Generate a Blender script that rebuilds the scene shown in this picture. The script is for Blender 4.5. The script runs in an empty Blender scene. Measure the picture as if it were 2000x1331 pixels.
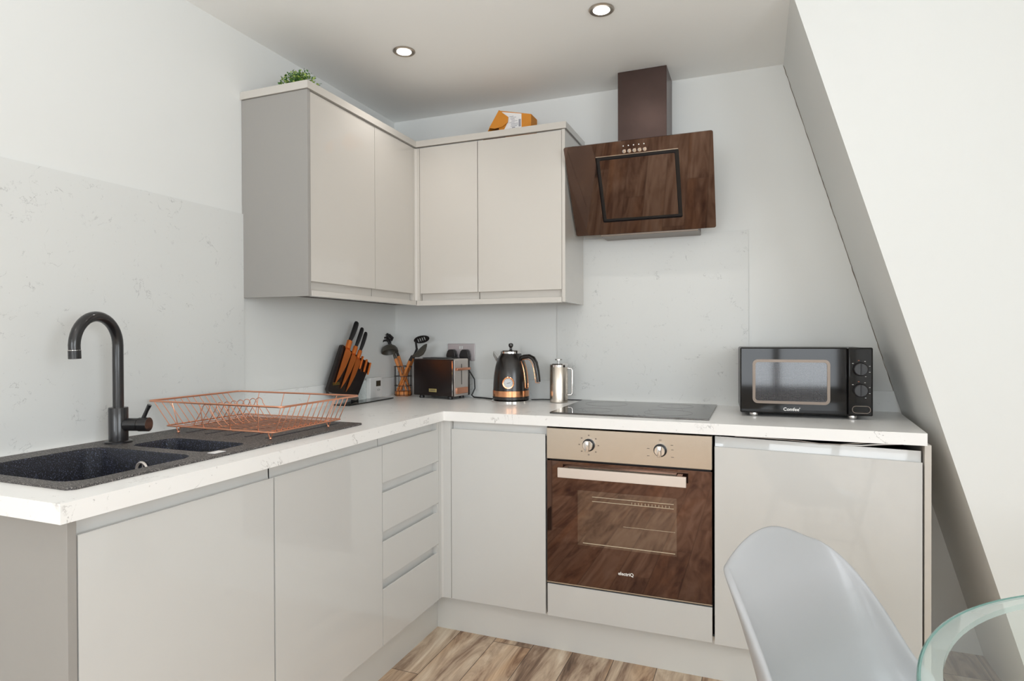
import bpy, bmesh, math, random
from mathutils import Vector, Matrix
random.seed(7)
S = bpy.context.scene
COL = S.collection
PI = math.pi
V = Vector
R = math.radians

# ------------------------------------------------------------------ camera
cam_d = bpy.data.cameras.new('camera')
cam = bpy.data.objects.new('camera', cam_d)
COL.objects.link(cam)
cam_d.sensor_fit = 'HORIZONTAL'
cam_d.sensor_width = 36.0
cam_d.lens = 36.0 * 1210.6 / 2000.0
cam_d.clip_start = 0.02
yaw, pitch, roll = 0.3751, -0.0067, -0.0034
fwd = V((-math.sin(yaw) * math.cos(pitch), math.cos(yaw) * math.cos(pitch), math.sin(pitch)))
right0 = V((math.cos(yaw), math.sin(yaw), 0))
up0 = right0.cross(fwd)
right = right0 * math.cos(roll) + up0 * math.sin(roll)
up = up0 * math.cos(roll) - right0 * math.sin(roll)
cam.matrix_world = Matrix(((right.x, up.x, -fwd.x, 1.7673), (right.y, up.y, -fwd.y, -2.813), (right.z, up.z, -fwd.z, 1.2099), (0, 0, 0, 1)))
S.camera = cam

# ------------------------------------------------------------------ view, world, daylight
S.view_settings.view_transform = 'Standard'
S.view_settings.look = 'None'
S.view_settings.gamma = 1.0
S.view_settings.use_curve_mapping = False
S.view_settings.exposure = -0.46
try:
    S.cycles.use_denoising = True
    S.cycles.max_bounces = 10
    S.cycles.diffuse_bounces = 7
    S.cycles.glossy_bounces = 5
    S.cycles.sample_clamp_indirect = 6
    S.cycles.caustics_reflective = False
    S.cycles.caustics_refractive = False
except Exception:
    pass
world = bpy.data.worlds.new('world')
S.world = world
world.use_nodes = True
world.node_tree.nodes['Background'].inputs[0].default_value = (0.86, 0.93, 1.0, 1)
world.node_tree.nodes['Background'].inputs[1].default_value = 1.3

def area(name, loc, target, sx, sy, watts, col):
    d = bpy.data.lights.new(name, 'AREA')
    d.shape = 'RECTANGLE'; d.size = sx; d.size_y = sy; d.energy = watts; d.color = col
    o = bpy.data.objects.new(name, d); COL.objects.link(o)
    o.location = loc
    o.rotation_euler = (V(target) - V(loc)).to_track_quat('-Z', 'Y').to_euler()
    return o
area('daylight_dormer_window', (3.62, -3.2, 1.5), (0, -1.7, 1.2), 1.7, 1.2, 56, (0.90, 0.955, 1.0))
area('daylight_rear_window', (2.62, -6.42, 1.35), (1.6, 0, 1.5), 1.5, 1.9, 62, (0.90, 0.955, 1.0))

# added fill spot near the camera, aimed up to brighten the ceiling
fd = bpy.data.lights.new('ceiling_fill_spot', 'SPOT')
fd.energy = 74; fd.spot_size = R(125); fd.spot_blend = 1.0; fd.color = (0.90, 0.95, 1.0); fd.shadow_soft_size = 0.08
fo = bpy.data.objects.new('ceiling_fill_spot', fd); COL.objects.link(fo)
fo.location = (1.70, -3.0, 1.30); fo.rotation_euler = V((-0.42, 0.85, 1.35)).to_track_quat('-Z', 'Y').to_euler()
area('fill_rear_left_opening', (0.85, -6.42, 1.5), (1.2, 0, 1.2), 1.3, 1.35, 60, (0.90, 0.955, 1.0))  # added fill light for the area under the wall cabinets
def spot(name, x, y, watts):
    d = bpy.data.lights.new(name, 'SPOT')
    d.energy = watts; d.spot_size = R(130); d.spot_blend = 0.8; d.color = (1.0, 0.955, 0.91); d.shadow_soft_size = 0.03
    o = bpy.data.objects.new(name, d); COL.objects.link(o); o.location = (x, y, 2.325)
LIGHTS = [(0.479, -0.690), (1.273, -0.707), (0.48, -2.6), (1.30, -2.6)]
H = 2.335
for i, (x, y) in enumerate(LIGHTS):
    spot('downlight_lamp', x, y, 10)

# ------------------------------------------------------------------ mesh helpers
class MB:
    def __init__(s):
        s.b = bmesh.new(); s.bev = 0
    def box(s, a, b, bev=0.0, seg=2):
        x0, y0, z0 = [min(a[i], b[i]) for i in range(3)]
        x1, y1, z1 = [max(a[i], b[i]) for i in range(3)]
        v = [s.b.verts.new(p) for p in ((x0,y0,z0),(x1,y0,z0),(x1,y1,z0),(x0,y1,z0),(x0,y0,z1),(x1,y0,z1),(x1,y1,z1),(x0,y1,z1))]
        fs = [s.b.faces.new([v[i] for i in f]) for f in ((0,3,2,1),(4,5,6,7),(0,1,5,4),(1,2,6,5),(2,3,7,6),(3,0,4,7))]
        if bev:
            es = list({e for f in fs for e in f.edges})
            bmesh.ops.bevel(s.b, geom=es, offset=bev, segments=seg, affect='EDGES', profile=0.5); s.bev = max(s.bev, bev)
        return s
    def prism(s, poly, axis, a, b, bev=0.0):
        """poly in the two axes other than `axis` (in xyz order), extruded a..b along axis"""
        def P(q, t):
            l = list(q); l.insert(axis, t); return l
        A = [s.b.verts.new(P(q, a)) for q in poly]; B = [s.b.verts.new(P(q, b)) for q in poly]
        fs = [s.b.faces.new(A[::-1]), s.b.faces.new(B)]
        n = len(poly)
        for i in range(n):
            fs.append(s.b.faces.new((A[i], A[(i+1) % n], B[(i+1) % n], B[i])))
        if bev:
            es = list({e for f in fs for e in f.edges})
            bmesh.ops.bevel(s.b, geom=es, offset=bev, segments=2, affect='EDGES', profile=0.5); s.bev = max(s.bev, bev)
        bmesh.ops.recalc_face_normals(s.b, faces=[f for f in fs if f.is_valid] if not bev else s.b.faces[:])
        return s
    def slab(s, outer, holes, z0, z1):
        """flat plate in xy with holes; outer/holes lists of (x,y)"""
        new = []
        for z in (z0, z1):
            es = []
            for lp in [outer] + holes:
                vs = [s.b.verts.new((p[0], p[1], z)) for p in lp]
                new.append(vs)
                for i in range(len(vs)):
                    es.append(s.b.edges.new((vs[i], vs[(i+1) % len(vs)])))
            bmesh.ops.triangle_fill(s.b, use_beauty=True, use_dissolve=False, edges=es, normal=(0, 0, 1))
        k = len(new) // 2
        for j in range(k):
            A, B = new[j], new[j+k]; n = len(A)
            for i in range(n):
                s.b.faces.new((A[i], A[(i+1) % n], B[(i+1) % n], B[i]))
        bmesh.ops.recalc_face_normals(s.b, faces=s.b.faces[:])
        return s
    def loft(s, rings, cap0=True, cap1=True, closed=True):
        rv = [[s.b.verts.new(p) for p in r] for r in rings]
        n = len(rv[0])
        for a, b in zip(rv, rv[1:]):
            for i in range(n if closed else n-1):
                s.b.faces.new((a[i], a[(i+1) % n], b[(i+1) % n], b[i]))
        if cap0: s.b.faces.new(rv[0][::-1])
        if cap1: s.b.faces.new(rv[-1])
        return s
    def lathe(s, prof, c=(0,0,0), seg=32, cap=True, ax=(0,0,1)):
        """prof: list of (r, h) along axis ax from c"""
        q = V((0,0,1)).rotation_difference(V(ax).normalized())
        rings = []
        for r, h in prof:
            r = max(r, 1e-4)
            rings.append([V(c) + q @ V((r*math.cos(2*PI*i/seg), r*math.sin(2*PI*i/seg), h)) for i in range(seg)])
        return s.loft(rings, cap, cap)
    def cyl(s, p0, p1, r0, r1=None, seg=20):
        r1 = r0 if r1 is None else r1
        d = V(p1) - V(p0)
        return s.lathe([(r0, 0), (r1, d.length)], p0, seg, True, d)
    def tube(s, pts, r, seg=8, closed=False, flat=None):
        """swept tube; flat=(a,b) scales the section"""
        pts = [V(p) for p in pts]; n = len(pts)
        rr = r if isinstance(r, (list, tuple)) else [r]*n
        ts = []
        for i in range(n):
            a = pts[(i-1) % n] if (closed or i > 0) else pts[i]
            b = pts[(i+1) % n] if (closed or i < n-1) else pts[i]
            ts.append((b-a).normalized())
        ref = V((0,0,1)) if abs(ts[0].z) < 0.9 else V((1,0,0))
        u = (ref - ts[0]*ref.dot(ts[0])).normalized()
        rings = []
        fa, fb = flat or (1, 1)
        for i in range(n):
            u = (u - ts[i]*u.dot(ts[i]))
            u = u.normalized() if u.length > 1e-6 else ts[i].orthogonal().normalized()
            w = ts[i].cross(u)
            rings.append([pts[i] + (u*math.cos(2*PI*k/seg)*fa + w*math.sin(2*PI*k/seg)*fb)*rr[i] for k in range(seg)])
        if closed:
            rings.append(rings[0])
            return s.loft(rings, False, False)
        return s.loft(rings)
    def ball(s, c, r, seg=16, sc=(1,1,1)):
        m = Matrix.Translation(c) @ Matrix.Diagonal((*sc, 1))
        bmesh.ops.create_uvsphere(s.b, u_segments=seg, v_segments=max(6, seg//2), radius=r, matrix=m)
        return s
    def xf(s, m):
        bmesh.ops.transform(s.b, matrix=m, verts=s.b.verts[:]); return s
    def link(s, name, mat, parent=None, org=None, angle=35, flat=False):
        bmesh.ops.remove_doubles(s.b, verts=s.b.verts[:], dist=1e-6)
        bmesh.ops.recalc_face_normals(s.b, faces=s.b.faces[:])
        if org is None:
            org = V(parent.location) if (parent is not None and parent.get('_w')) else V((0,0,0))
            if parent is not None and parent.get('_wo'):
                org = V(parent['_wo'])
        org = V(org)
        for v in s.b.verts: v.co -= org
        for f in s.b.faces: f.smooth = not (flat or (s.bev and (s.bev <= 0.0015 or f.calc_area() > 1e-3)))
        for e in s.b.edges:
            if len(e.link_faces) == 2:
                e.smooth = e.calc_face_angle(0) < R(angle)
        me = bpy.data.meshes.new(name); s.b.to_mesh(me); s.b.free()
        me.materials.append(mat)
        o = bpy.data.objects.new(name, me); COL.objects.link(o)
        if parent is not None:
            o.parent = parent
            if parent.get('_w'): o['_wo'] = list(parent.location)
            elif parent.get('_wo') is not None: o['_wo'] = list(parent['_wo'])
        else:
            o.location = org
        return o

def thing(name, label, cat, loc=(0,0,0), group=None, rotz=0.0, world_coords=True):
    """an Empty at the thing's base; its parts are modelled in world coordinates unless world_coords is off"""
    o = bpy.data.objects.new(name, None); COL.objects.link(o)
    o.empty_display_size = 0.05
    o.location = loc; o.rotation_euler = (0, 0, rotz)
    o['label'] = label; o['category'] = cat
    if group: o['group'] = group
    if world_coords: o['_w'] = 1
    return o
def solo(mb, name, mat, label, cat, org, group=None):
    o = mb.link(name, mat, None, org)
    o['label'] = label; o['category'] = cat
    if group: o['group'] = group
    return o
def struct(mb, name, mat, org=(0,0,0)):
    o = mb.link(name, mat, None, org); o['kind'] = 'structure'; return o
def rrect(x0, y0, x1, y1, r, n=6):
    out = []
    for cx, cy, a in ((x1-r, y1-r, 0), (x0+r, y1-r, 90), (x0+r, y0+r, 180), (x1-r, y0+r, 270)):
        for i in range(n+1):
            t = R(a + 90*i/n); out.append((cx + r*math.cos(t), cy + r*math.sin(t)))
    return out
def text_mesh(txt, size, thick, name, mat, parent, m, bold=0.0):
    c = bpy.data.curves.new(name, 'FONT'); c.body = txt; c.size = size; c.extrude = thick; c.offset = bold
    c.align_x = 'CENTER'; c.align_y = 'CENTER'; c.resolution_u = 3
    t = bpy.data.objects.new(name, c); COL.objects.link(t)
    dg = bpy.context.evaluated_depsgraph_get()
    me = bpy.data.meshes.new_from_object(t.evaluated_get(dg))
    bpy.data.objects.remove(t); bpy.data.curves.remove(c)
    me.transform(m); me.materials.clear(); me.materials.append(mat); me.name = name
    o = bpy.data.objects.new(name, me); COL.objects.link(o); o.parent = parent
    return o

# ------------------------------------------------------------------ materials
def sr(r, g, b):
    f = lambda c: ((c/255)/12.92 if c/255 <= 0.04045 else ((c/255+0.055)/1.055)**2.4)
    return (f(r), f(g), f(b), 1)
def mat(name, col, rough=0.5, metal=0.0, coat=0.0, ior=1.5, trans=0.0, bump=0.0, bscale=200.0, emit=None, coat_r=0.05, spec_tint=None, var=0.0, aniso=0.0):
    m = bpy.data.materials.new(name); m.use_nodes = True
    nt = m.node_tree; b = nt.nodes['Principled BSDF']
    b.inputs['Base Color'].default_value = col
    b.inputs['Roughness'].default_value = rough
    b.inputs['Metallic'].default_value = metal
    b.inputs['IOR'].default_value = ior
    b.inputs['Coat Weight'].default_value = coat
    b.inputs['Coat Roughness'].default_value = coat_r
    b.inputs['Transmission Weight'].default_value = trans
    if spec_tint: b.inputs['Specular Tint'].default_value = spec_tint
    if aniso: b.inputs['Anisotropic'].default_value = aniso
    if emit:
        b.inputs['Emission Color'].default_value = emit[0]; b.inputs['Emission Strength'].default_value = emit[1]
    tc = nt.nodes.new('ShaderNodeTexCoord')
    nz = nt.nodes.new('ShaderNodeTexNoise'); nz.inputs['Scale'].default_value = bscale; nz.inputs['Detail'].default_value = 3
    nt.links.new(tc.outputs['Object'], nz.inputs['Vector'])
    if var:
        mx = nt.nodes.new('ShaderNodeMix'); mx.data_type = 'RGBA'; mx.blend_type = 'MIX'
        mx.inputs['A'].default_value = [c*(1-var) for c in col[:3]] + [1]
        mx.inputs['B'].default_value = [min(1, c*(1+var)) for c in col[:3]] + [1]
        nt.links.new(nz.outputs['Fac'], mx.inputs['Factor']); nt.links.new(mx.outputs['Result'], b.inputs['Base Color'])
    if bump:
        bp = nt.nodes.new('ShaderNodeBump'); bp.inputs['Strength'].default_value = bump; bp.inputs['Distance'].default_value = 0.002
        nt.links.new(nz.outputs['Fac'], bp.inputs['Height']); nt.links.new(bp.outputs['Normal'], b.inputs['Normal'])
    return m
def veined(name, base, vein, rough, amount=0.45, scale=9.0, coat=0.0):
    m = mat(name, base, rough, coat=coat)
    nt = m.node_tree; L = nt.links; b = nt.nodes['Principled BSDF']
    geo = nt.nodes.new('ShaderNodeNewGeometry')
    def noise(sc, det, dist=0.0, off=(0,0,0), dim3=True):
        mp = nt.nodes.new('ShaderNodeMapping'); mp.inputs['Location'].default_value = off
        L.new(geo.outputs['Position'], mp.inputs['Vector'])
        n = nt.nodes.new('ShaderNodeTexNoise'); n.inputs['Scale'].default_value = sc; n.inputs['Detail'].default_value = det
        n.inputs['Distortion'].default_value = dist; n.inputs['Roughness'].default_value = 0.6
        L.new(mp.outputs[0], n.inputs['Vector']); return n.outputs['Fac']
    def mth(op, a, bb, c=None):
        n = nt.nodes.new('ShaderNodeMath'); n.operation = op
        for i, q in enumerate((a, bb, c)):
            if q is None: continue
            if isinstance(q, (int, float)): n.inputs[i].default_value = q
            else: L.new(q, n.inputs[i])
        return n.outputs[0]
    def rng(x, a, bb):
        n = nt.nodes.new('ShaderNodeMapRange'); n.inputs['From Min'].default_value = a; n.inputs['From Max'].default_value = bb
        n.interpolation_type = 'SMOOTHSTEP'
        L.new(x, n.inputs['Value']); return n.outputs[0]
    v1 = rng(mth('ABSOLUTE', mth('SUBTRACT', noise(scale*0.55, 6, 0.6), 0.5), 0), 0.008, 0.0)
    k1 = rng(noise(scale*1.1, 3, 0, (3,1,7)), 0.52, 0.66)
    v2 = rng(mth('ABSOLUTE', mth('SUBTRACT', noise(scale*1.6, 5, 0.8, (9,2,4)), 0.5), 0), 0.010, 0.0)
    k2 = rng(noise(scale*2.3, 3, 0, (1,8,2)), 0.60, 0.70)
    sp = rng(noise(scale*9, 2, 0, (5,5,5)), 0.71, 0.77)
    tot = mth('MAXIMUM', mth('MAXIMUM', mth('MULTIPLY', v1, k1), mth('MULTIPLY', v2, k2)), mth('MULTIPLY', sp, 0.6))
    mx = nt.nodes.new('ShaderNodeMix'); mx.data_type = 'RGBA'
    mx.inputs['A'].default_value = base; mx.inputs['B'].default_value = vein
    L.new(mth('MULTIPLY', tot, amount), mx.inputs['Factor']); L.new(mx.outputs['Result'], b.inputs['Base Color'])
    return m
def plank_floor():
    m = mat('floor_planks', (0.3,0.22,0.16,1), 0.6)
    nt = m.node_tree; L = nt.links; b = nt.nodes['Principled BSDF']
    geo = nt.nodes.new('ShaderNodeNewGeometry')
    sx = nt.nodes.new('ShaderNodeSeparateXYZ'); L.new(geo.outputs['Position'], sx.inputs[0])
    def mth(op, a, bb=None, c=None):
        n = nt.nodes.new('ShaderNodeMath'); n.operation = op
        for i, q in enumerate((a, bb, c)):
            if q is None: continue
            if isinstance(q, (int, float)): n.inputs[i].default_value = q
            else: L.new(q, n.inputs[i])
        return n.outputs[0]
    W, LEN = 0.1583, 1.22
    px = mth('DIVIDE', mth('SUBTRACT', sx.outputs['X'], 0.956 - 10*W), W)
    ix = mth('FLOOR', px); fx = mth('FRACT', px)
    wn = nt.nodes.new('ShaderNodeTexWhiteNoise'); wn.noise_dimensions = '1D'; L.new(ix, wn.inputs['W'])
    py = mth('ADD', mth('DIVIDE', mth('ADD', sx.outputs['Y'], 20.85), LEN), mth('MULTIPLY', mth('SUBTRACT', ix, 8.0), 0.37))
    iy = mth('FLOOR', py); fy = mth('FRACT', py)
    cv = nt.nodes.new('ShaderNodeCombineXYZ'); L.new(ix, cv.inputs[0]); L.new(iy, cv.inputs[1])
    w2 = nt.nodes.new('ShaderNodeTexWhiteNoise'); w2.noise_dimensions = '3D'; L.new(cv.outputs[0], w2.inputs['Vector'])
    # grain coordinates stretched along y, shifted per plank
    off = nt.nodes.new('ShaderNodeVectorMath'); off.operation = 'SCALE'; L.new(w2.outputs['Color'], off.inputs[0]); off.inputs['Scale'].default_value = 17.0
    add = nt.nodes.new('ShaderNodeVectorMath'); add.operation = 'ADD'; L.new(geo.outputs['Position'], add.inputs[0]); L.new(off.outputs[0], add.inputs[1])
    def noise(scale, det, dist):
        mp = nt.nodes.new('ShaderNodeMapping'); mp.inputs['Scale'].default_value = scale
        L.new(add.outputs[0], mp.inputs['Vector'])
        n = nt.nodes.new('ShaderNodeTexNoise'); n.inputs['Scale'].default_value = 1.0; n.inputs['Detail'].default_value = det
        n.inputs['Distortion'].default_value = dist; n.inputs['Roughness'].default_value = 0.62
        L.new(mp.outputs[0], n.inputs['Vector']); return n.outputs['Fac']
    g1 = noise((9.5, 1.3, 1), 5, 2.2)
    g2 = noise((60, 3.0, 1), 4, 0.8)
    val = mth('ADD', mth('ADD', mth('MULTIPLY', g1, 0.90), 0.075), mth('MULTIPLY', g2, 0.16))
    val = mth('ADD', val, mth('MULTIPLY', mth('SUBTRACT', w2.outputs['Value'], 0.5), 0.13))
    cr = nt.nodes.new('ShaderNodeValToRGB'); L.new(val, cr.inputs[0])
    e = cr.color_ramp.elements
    e[0].position = 0.36; e[0].color = sr(98, 76, 62)
    e[1].position = 0.80; e[1].color = sr(240, 226, 206)
    for p, c in ((0.46, (146, 120, 100)), (0.54, (186, 162, 140)), (0.62, (208, 186, 162)), (0.70, (226, 208, 186))):
        x = e.new(p); x.color = sr(*c)
    # hue drift towards orange in places
    g3 = noise((5, 0.8, 1), 2, 0.5)
    mr = nt.nodes.new('ShaderNodeMapRange'); mr.inputs['From Min'].default_value = 0.5; mr.inputs['From Max'].default_value = 0.72; L.new(g3, mr.inputs['Value'])
    mu = nt.nodes.new('ShaderNodeMix'); mu.data_type = 'RGBA'; mu.blend_type = 'MULTIPLY'
    mu.inputs['B'].default_value = (1.0, 0.80, 0.60, 1)
    L.new(mth('MULTIPLY', mr.outputs[0], 0.8), mu.inputs['Factor']); L.new(cr.outputs[0], mu.inputs['A'])
    ex = mth('MINIMUM', fx, mth('SUBTRACT', 1.0, fx)); ey = mth('MINIMUM', fy, mth('SUBTRACT', 1.0, fy))
    lx = mth('LESS_THAN', ex, 0.009); ly = mth('LESS_THAN', ey, 0.0012)
    jn = mth('MAXIMUM', lx, ly)
    mj = nt.nodes.new('ShaderNodeMix'); mj.data_type = 'RGBA'; mj.inputs['B'].default_value = sr(72, 58, 50)
    L.new(mth('MULTIPLY', jn, 0.85), mj.inputs['Factor']); L.new(mu.outputs['Result'], mj.inputs['A'])
    L.new(mj.outputs['Result'], b.inputs['Base Color'])
    bp = nt.nodes.new('ShaderNodeBump'); bp.inputs['Strength'].default_value = 0.15; bp.inputs['Distance'].default_value = 0.002
    L.new(g2, bp.inputs['Height']); L.new(bp.outputs['Normal'], b.inputs['Normal'])
    return m
def black_glass(name, ior, tint, base=(0.006,0.004,0.004,1)):
    return mat(name, base, 0.03, ior=ior, spec_tint=tint)
def granite():
    m = mat('sink_granite', sr(86, 80, 77), 0.5)
    nt = m.node_tree; L = nt.links; b = nt.nodes['Principled BSDF']
    geo = nt.nodes.new('ShaderNodeNewGeometry')
    n = nt.nodes.new('ShaderNodeTexNoise'); n.inputs['Scale'].default_value = 420; n.inputs['Detail'].default_value = 2
    L.new(geo.outputs['Position'], n.inputs['Vector'])
    cr = nt.nodes.new('ShaderNodeValToRGB'); L.new(n.outputs['Fac'], cr.inputs[0])
    e = cr.color_ramp.elements
    e[0].position = 0.42; e[0].color = sr(50, 47, 47); e[1].position = 0.72; e[1].color = sr(168, 162, 158)
    x = e.new(0.56); x.color = sr(88, 83, 80)
    L.new(cr.outputs[0], b.inputs['Base Color'])
    return m
def speckled_black():
    m = granite(); m.name = 'bowl_granite'
    e = [n for n in m.node_tree.nodes if n.type == 'VALTORGB'][0].color_ramp.elements
    e[0].color = sr(8, 9, 15); e[1].color = sr(20, 22, 34); e[2].color = sr(110, 116, 145); e[2].position = 0.78
    return m
def clear_glass(name, tint, rough=0.0):
    m = mat(name, tint, rough, ior=1.45, trans=1.0); return m
def sheet_glass(name, tint, refl=0.35, frost=0.0):
    """thin clear sheet: see-through, its outer faces mirroring by Fresnel"""
    m = bpy.data.materials.new(name); m.use_nodes = True; nt = m.node_tree
    nt.nodes.remove(nt.nodes['Principled BSDF'])
    out = nt.nodes['Material Output']; L = nt.links
    t = nt.nodes.new('ShaderNodeBsdfTransparent'); t.inputs[0].default_value = tint
    g = nt.nodes.new('ShaderNodeBsdfGlossy'); g.inputs['Roughness'].default_value = 0.02
    fr = nt.nodes.new('ShaderNodeFresnel'); fr.inputs[0].default_value = 1.0 + refl
    ge = nt.nodes.new('ShaderNodeNewGeometry')
    sub = nt.nodes.new('ShaderNodeMath'); sub.operation = 'SUBTRACT'; sub.inputs[0].default_value = 1.0; L.new(ge.outputs['Backfacing'], sub.inputs[1])
    mul = nt.nodes.new('ShaderNodeMath'); mul.operation = 'MULTIPLY'; L.new(fr.outputs[0], mul.inputs[0]); L.new(sub.outputs[0], mul.inputs[1])
    base = t.outputs[0]
    if frost:
        d = nt.nodes.new('ShaderNodeBsdfDiffuse'); d.inputs[0].default_value = (0.80, 0.88, 0.86, 1)
        m0_ = nt.nodes.new('ShaderNodeMixShader'); m0_.inputs[0].default_value = frost
        L.new(t.outputs[0], m0_.inputs[1]); L.new(d.outputs[0], m0_.inputs[2]); base = m0_.outputs[0]
    mx = nt.nodes.new('ShaderNodeMixShader')
    L.new(mul.outputs[0], mx.inputs[0]); L.new(base, mx.inputs[1]); L.new(g.outputs[0], mx.inputs[2])
    L.new(mx.outputs[0], out.inputs[0]); return m
def mesh_screen():
    m = mat('microwave_window', (0.02,0.02,0.025,1), 0.06, ior=1.65)
    nt = m.node_tree; L = nt.links; b = nt.nodes['Principled BSDF']
    tc = nt.nodes.new('ShaderNodeTexCoord'); mp = nt.nodes.new('ShaderNodeMapping'); L.new(tc.outputs['Object'], mp.inputs[0])
    mp.inputs['Rotation'].default_value = (R(90), 0, 0)
    br = nt.nodes.new('ShaderNodeTexBrick'); br.offset = 0; L.new(mp.outputs[0], br.inputs['Vector'])
    br.inputs['Scale'].default_value = 1.0; br.inputs['Brick Width'].default_value = 0.0045; br.inputs['Row Height'].default_value = 0.0045; br.inputs['Mortar Size'].default_value = 0.0006
    br.inputs['Color1'].default_value = (0.05,0.05,0.06,1); br.inputs['Color2'].default_value = (0.06,0.06,0.07,1); br.inputs['Mortar'].default_value = (0.008,0.008,0.01,1)
    L.new(br.outputs['Color'], b.inputs['Base Color']); return m

M = {}
M['wall'] = mat('wall_paint', sr(228, 229, 227), 0.6, bump=0.06, bscale=60)
M['ceiling'] = mat('ceiling_paint', sr(247, 247, 245), 0.7, bump=0.05, bscale=40)
M['floor'] = plank_floor()
M['gloss'] = mat('cashmere_gloss', sr(209, 209, 207), 0.25, coat=1.0, coat_r=0.02, ior=1.45)
M['gloss_wall'] = mat('cashmere_gloss_upper', sr(199, 194, 187), 0.25, coat=1.0, coat_r=0.02, ior=1.45)
M['matt'] = mat('panel_matt', sr(204, 198, 190), 0.45)
M['shaded_side'] = mat('panel_shaded', sr(156, 153, 149), 0.5)  # shade on the end faces near the sink is put into this colour
M['carcass'] = mat('carcass', sr(96, 88, 82), 0.6)
M['plinth'] = mat('plinth_board', sr(216, 216, 213), 0.35)
M['worktop'] = veined('worktop_laminate', sr(246, 245, 243), sr(118, 112, 110), 0.35, 0.55, 11.0, 0.2)
M['splash'] = veined('splashback_laminate', sr(221, 222, 220), sr(120, 120, 122), 0.5, 0.42, 15.0, 0.0)
M['upstand'] = veined('upstand_laminate', sr(234, 236, 235), sr(120, 118, 116), 0.35, 0.4, 11.0, 0.2)
M['granite'] = granite(); M['bowl'] = speckled_black()
M['black_metal'] = mat('matt_black_metal', (0.012,0.011,0.012,1), 0.28, coat=0.3)
M['black_plastic'] = mat('black_plastic', (0.013,0.012,0.013,1), 0.35)
M['shiny_black'] = mat('gloss_black', (0.006,0.005,0.005,1), 0.05, ior=1.42)
M['satin_black'] = mat('satin_black', (0.016,0.010,0.009,1), 0.22, ior=1.5, coat=0.0)
M['copper'] = mat('copper_wire', sr(240, 172, 140), 0.3, metal=0.9)
M['orange_copper'] = mat('copper_blade', sr(232, 130, 62), 0.35, metal=0.75)
M['rose'] = mat('rose_gold', sr(246, 176, 130), 0.18, metal=1.0)
M['steel'] = mat('brushed_steel', sr(208, 198, 186), 0.27, metal=1.0, aniso=0.6)
M['pale_steel'] = mat('pale_steel', sr(226, 218, 212), 0.38, metal=0.75)
M['chrome'] = mat('chrome', sr(225, 222, 220), 0.08, metal=1.0)
M['handle_steel'] = mat('oven_handle_steel', sr(222, 212, 204), 0.4, metal=0.85)
M['oven_glass'] = black_glass('oven_glass', 2.15, (1.0, 0.60, 0.46, 1))
M['hood_glass'] = black_glass('hood_glass', 2.2, (1.0, 0.68, 0.56, 1))
M['hob_glass'] = black_glass('hob_glass', 2.0, (1.0, 0.95, 0.9, 1), (0.012,0.011,0.012,1))
M['hood_metal'] = mat('hood_chimney_metal', sr(92, 76, 72), 0.32, metal=0.85, var=0.35, bscale=7)
M['oven_window'] = mat('oven_window', sr(58, 46, 38), 0.03, ior=2.35, spec_tint=(1.0, 0.72, 0.58, 1))
M['rack_line'] = mat('oven_rack', sr(205, 195, 175), 0.35, metal=0.6)
M['mw_window'] = mesh_screen()
M['mw_frame'] = mat('microwave_frame', sr(118, 106, 96), 0.3, metal=0.7)
M['wood'] = mat('utensil_wood', sr(214, 132, 66), 0.5, var=0.18, bscale=60)
M['silicone'] = mat('grey_nylon', sr(74, 70, 62), 0.45)
M['silicone_dark'] = mat('black_nylon', sr(34, 32, 32), 0.4)
M['white_plastic'] = mat('white_plastic', sr(232, 232, 230), 0.35)
M['socket_plate'] = mat('socket_plate', sr(196, 188, 190), 0.3, metal=0.3)
M['lcd'] = mat('lcd', sr(58, 54, 40), 0.3)
M['dial_grey'] = mat('dial_grey', sr(120, 108, 98), 0.5)
M['print_dark'] = mat('print_dark', sr(70, 64, 60), 0.5)
M['print_white'] = mat('print_white', sr(240, 238, 235), 0.5)
M['print_orange'] = mat('print_orange', sr(210, 120, 80), 0.5)
M['gold'] = mat('gold_badge', sr(226, 206, 140), 0.25, metal=0.7)
M['card'] = mat('cardboard', sr(206, 132, 38), 0.7, var=0.08, bscale=30)
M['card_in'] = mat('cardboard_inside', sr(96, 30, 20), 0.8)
M['paper'] = mat('paper_label', sr(228, 226, 226), 0.6)
M['leaf'] = mat('leaf', sr(58, 100, 32), 0.5, var=0.4, bscale=90)
M['leaf_light'] = mat('leaf_light', sr(146, 166, 74), 0.5, var=0.2, bscale=90)
M['pot'] = mat('plant_pot', sr(60, 54, 48), 0.6)
M['chair'] = mat('chair_grey_plastic', sr(168, 169, 171), 0.38, coat=0.15, bump=0.03, bscale=400)
M['wood_leg'] = mat('beech_leg', sr(196, 160, 116), 0.5)
M['table_glass'] = sheet_glass('table_glass', (0.94, 0.975, 0.965, 1), 1.0)
M['bevel_glass'] = sheet_glass('bevel_glass', (0.93, 0.97, 0.955, 1), 0.75, 0.35)
M['glass_edge'] = mat('glass_edge', sr(150, 205, 195), 0.1, trans=0.6, ior=1.5)
M['acrylic'] = sheet_glass('clear_acrylic', (0.93, 0.95, 0.95, 1), 0.45)
M['kettle_body'] = mat('kettle_black', (0.014,0.011,0.010,1), 0.27, coat=0.4, coat_r=0.15)
M['dial_face'] = mat('dial_face', sr(205, 208, 210), 0.3)
M['cable'] = mat('cable_black', (0.015,0.015,0.016,1), 0.45)
M['grey_cable'] = mat('cable_grey', sr(150, 142, 136), 0.5)
M['lamp'] = mat('lamp_emitter', (1,1,1,1), 0.5, emit=((1.0, 0.95, 0.88, 1), 25.0))
M['rim_steel'] = mat('downlight_rim', sr(190, 180, 168), 0.3, metal=0.9)
M['gap'] = mat('joint_shadow_gap', sr(60, 54, 50), 0.8)
M['ring_print'] = mat('hob_print', sr(84, 80, 76), 0.4)
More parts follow.
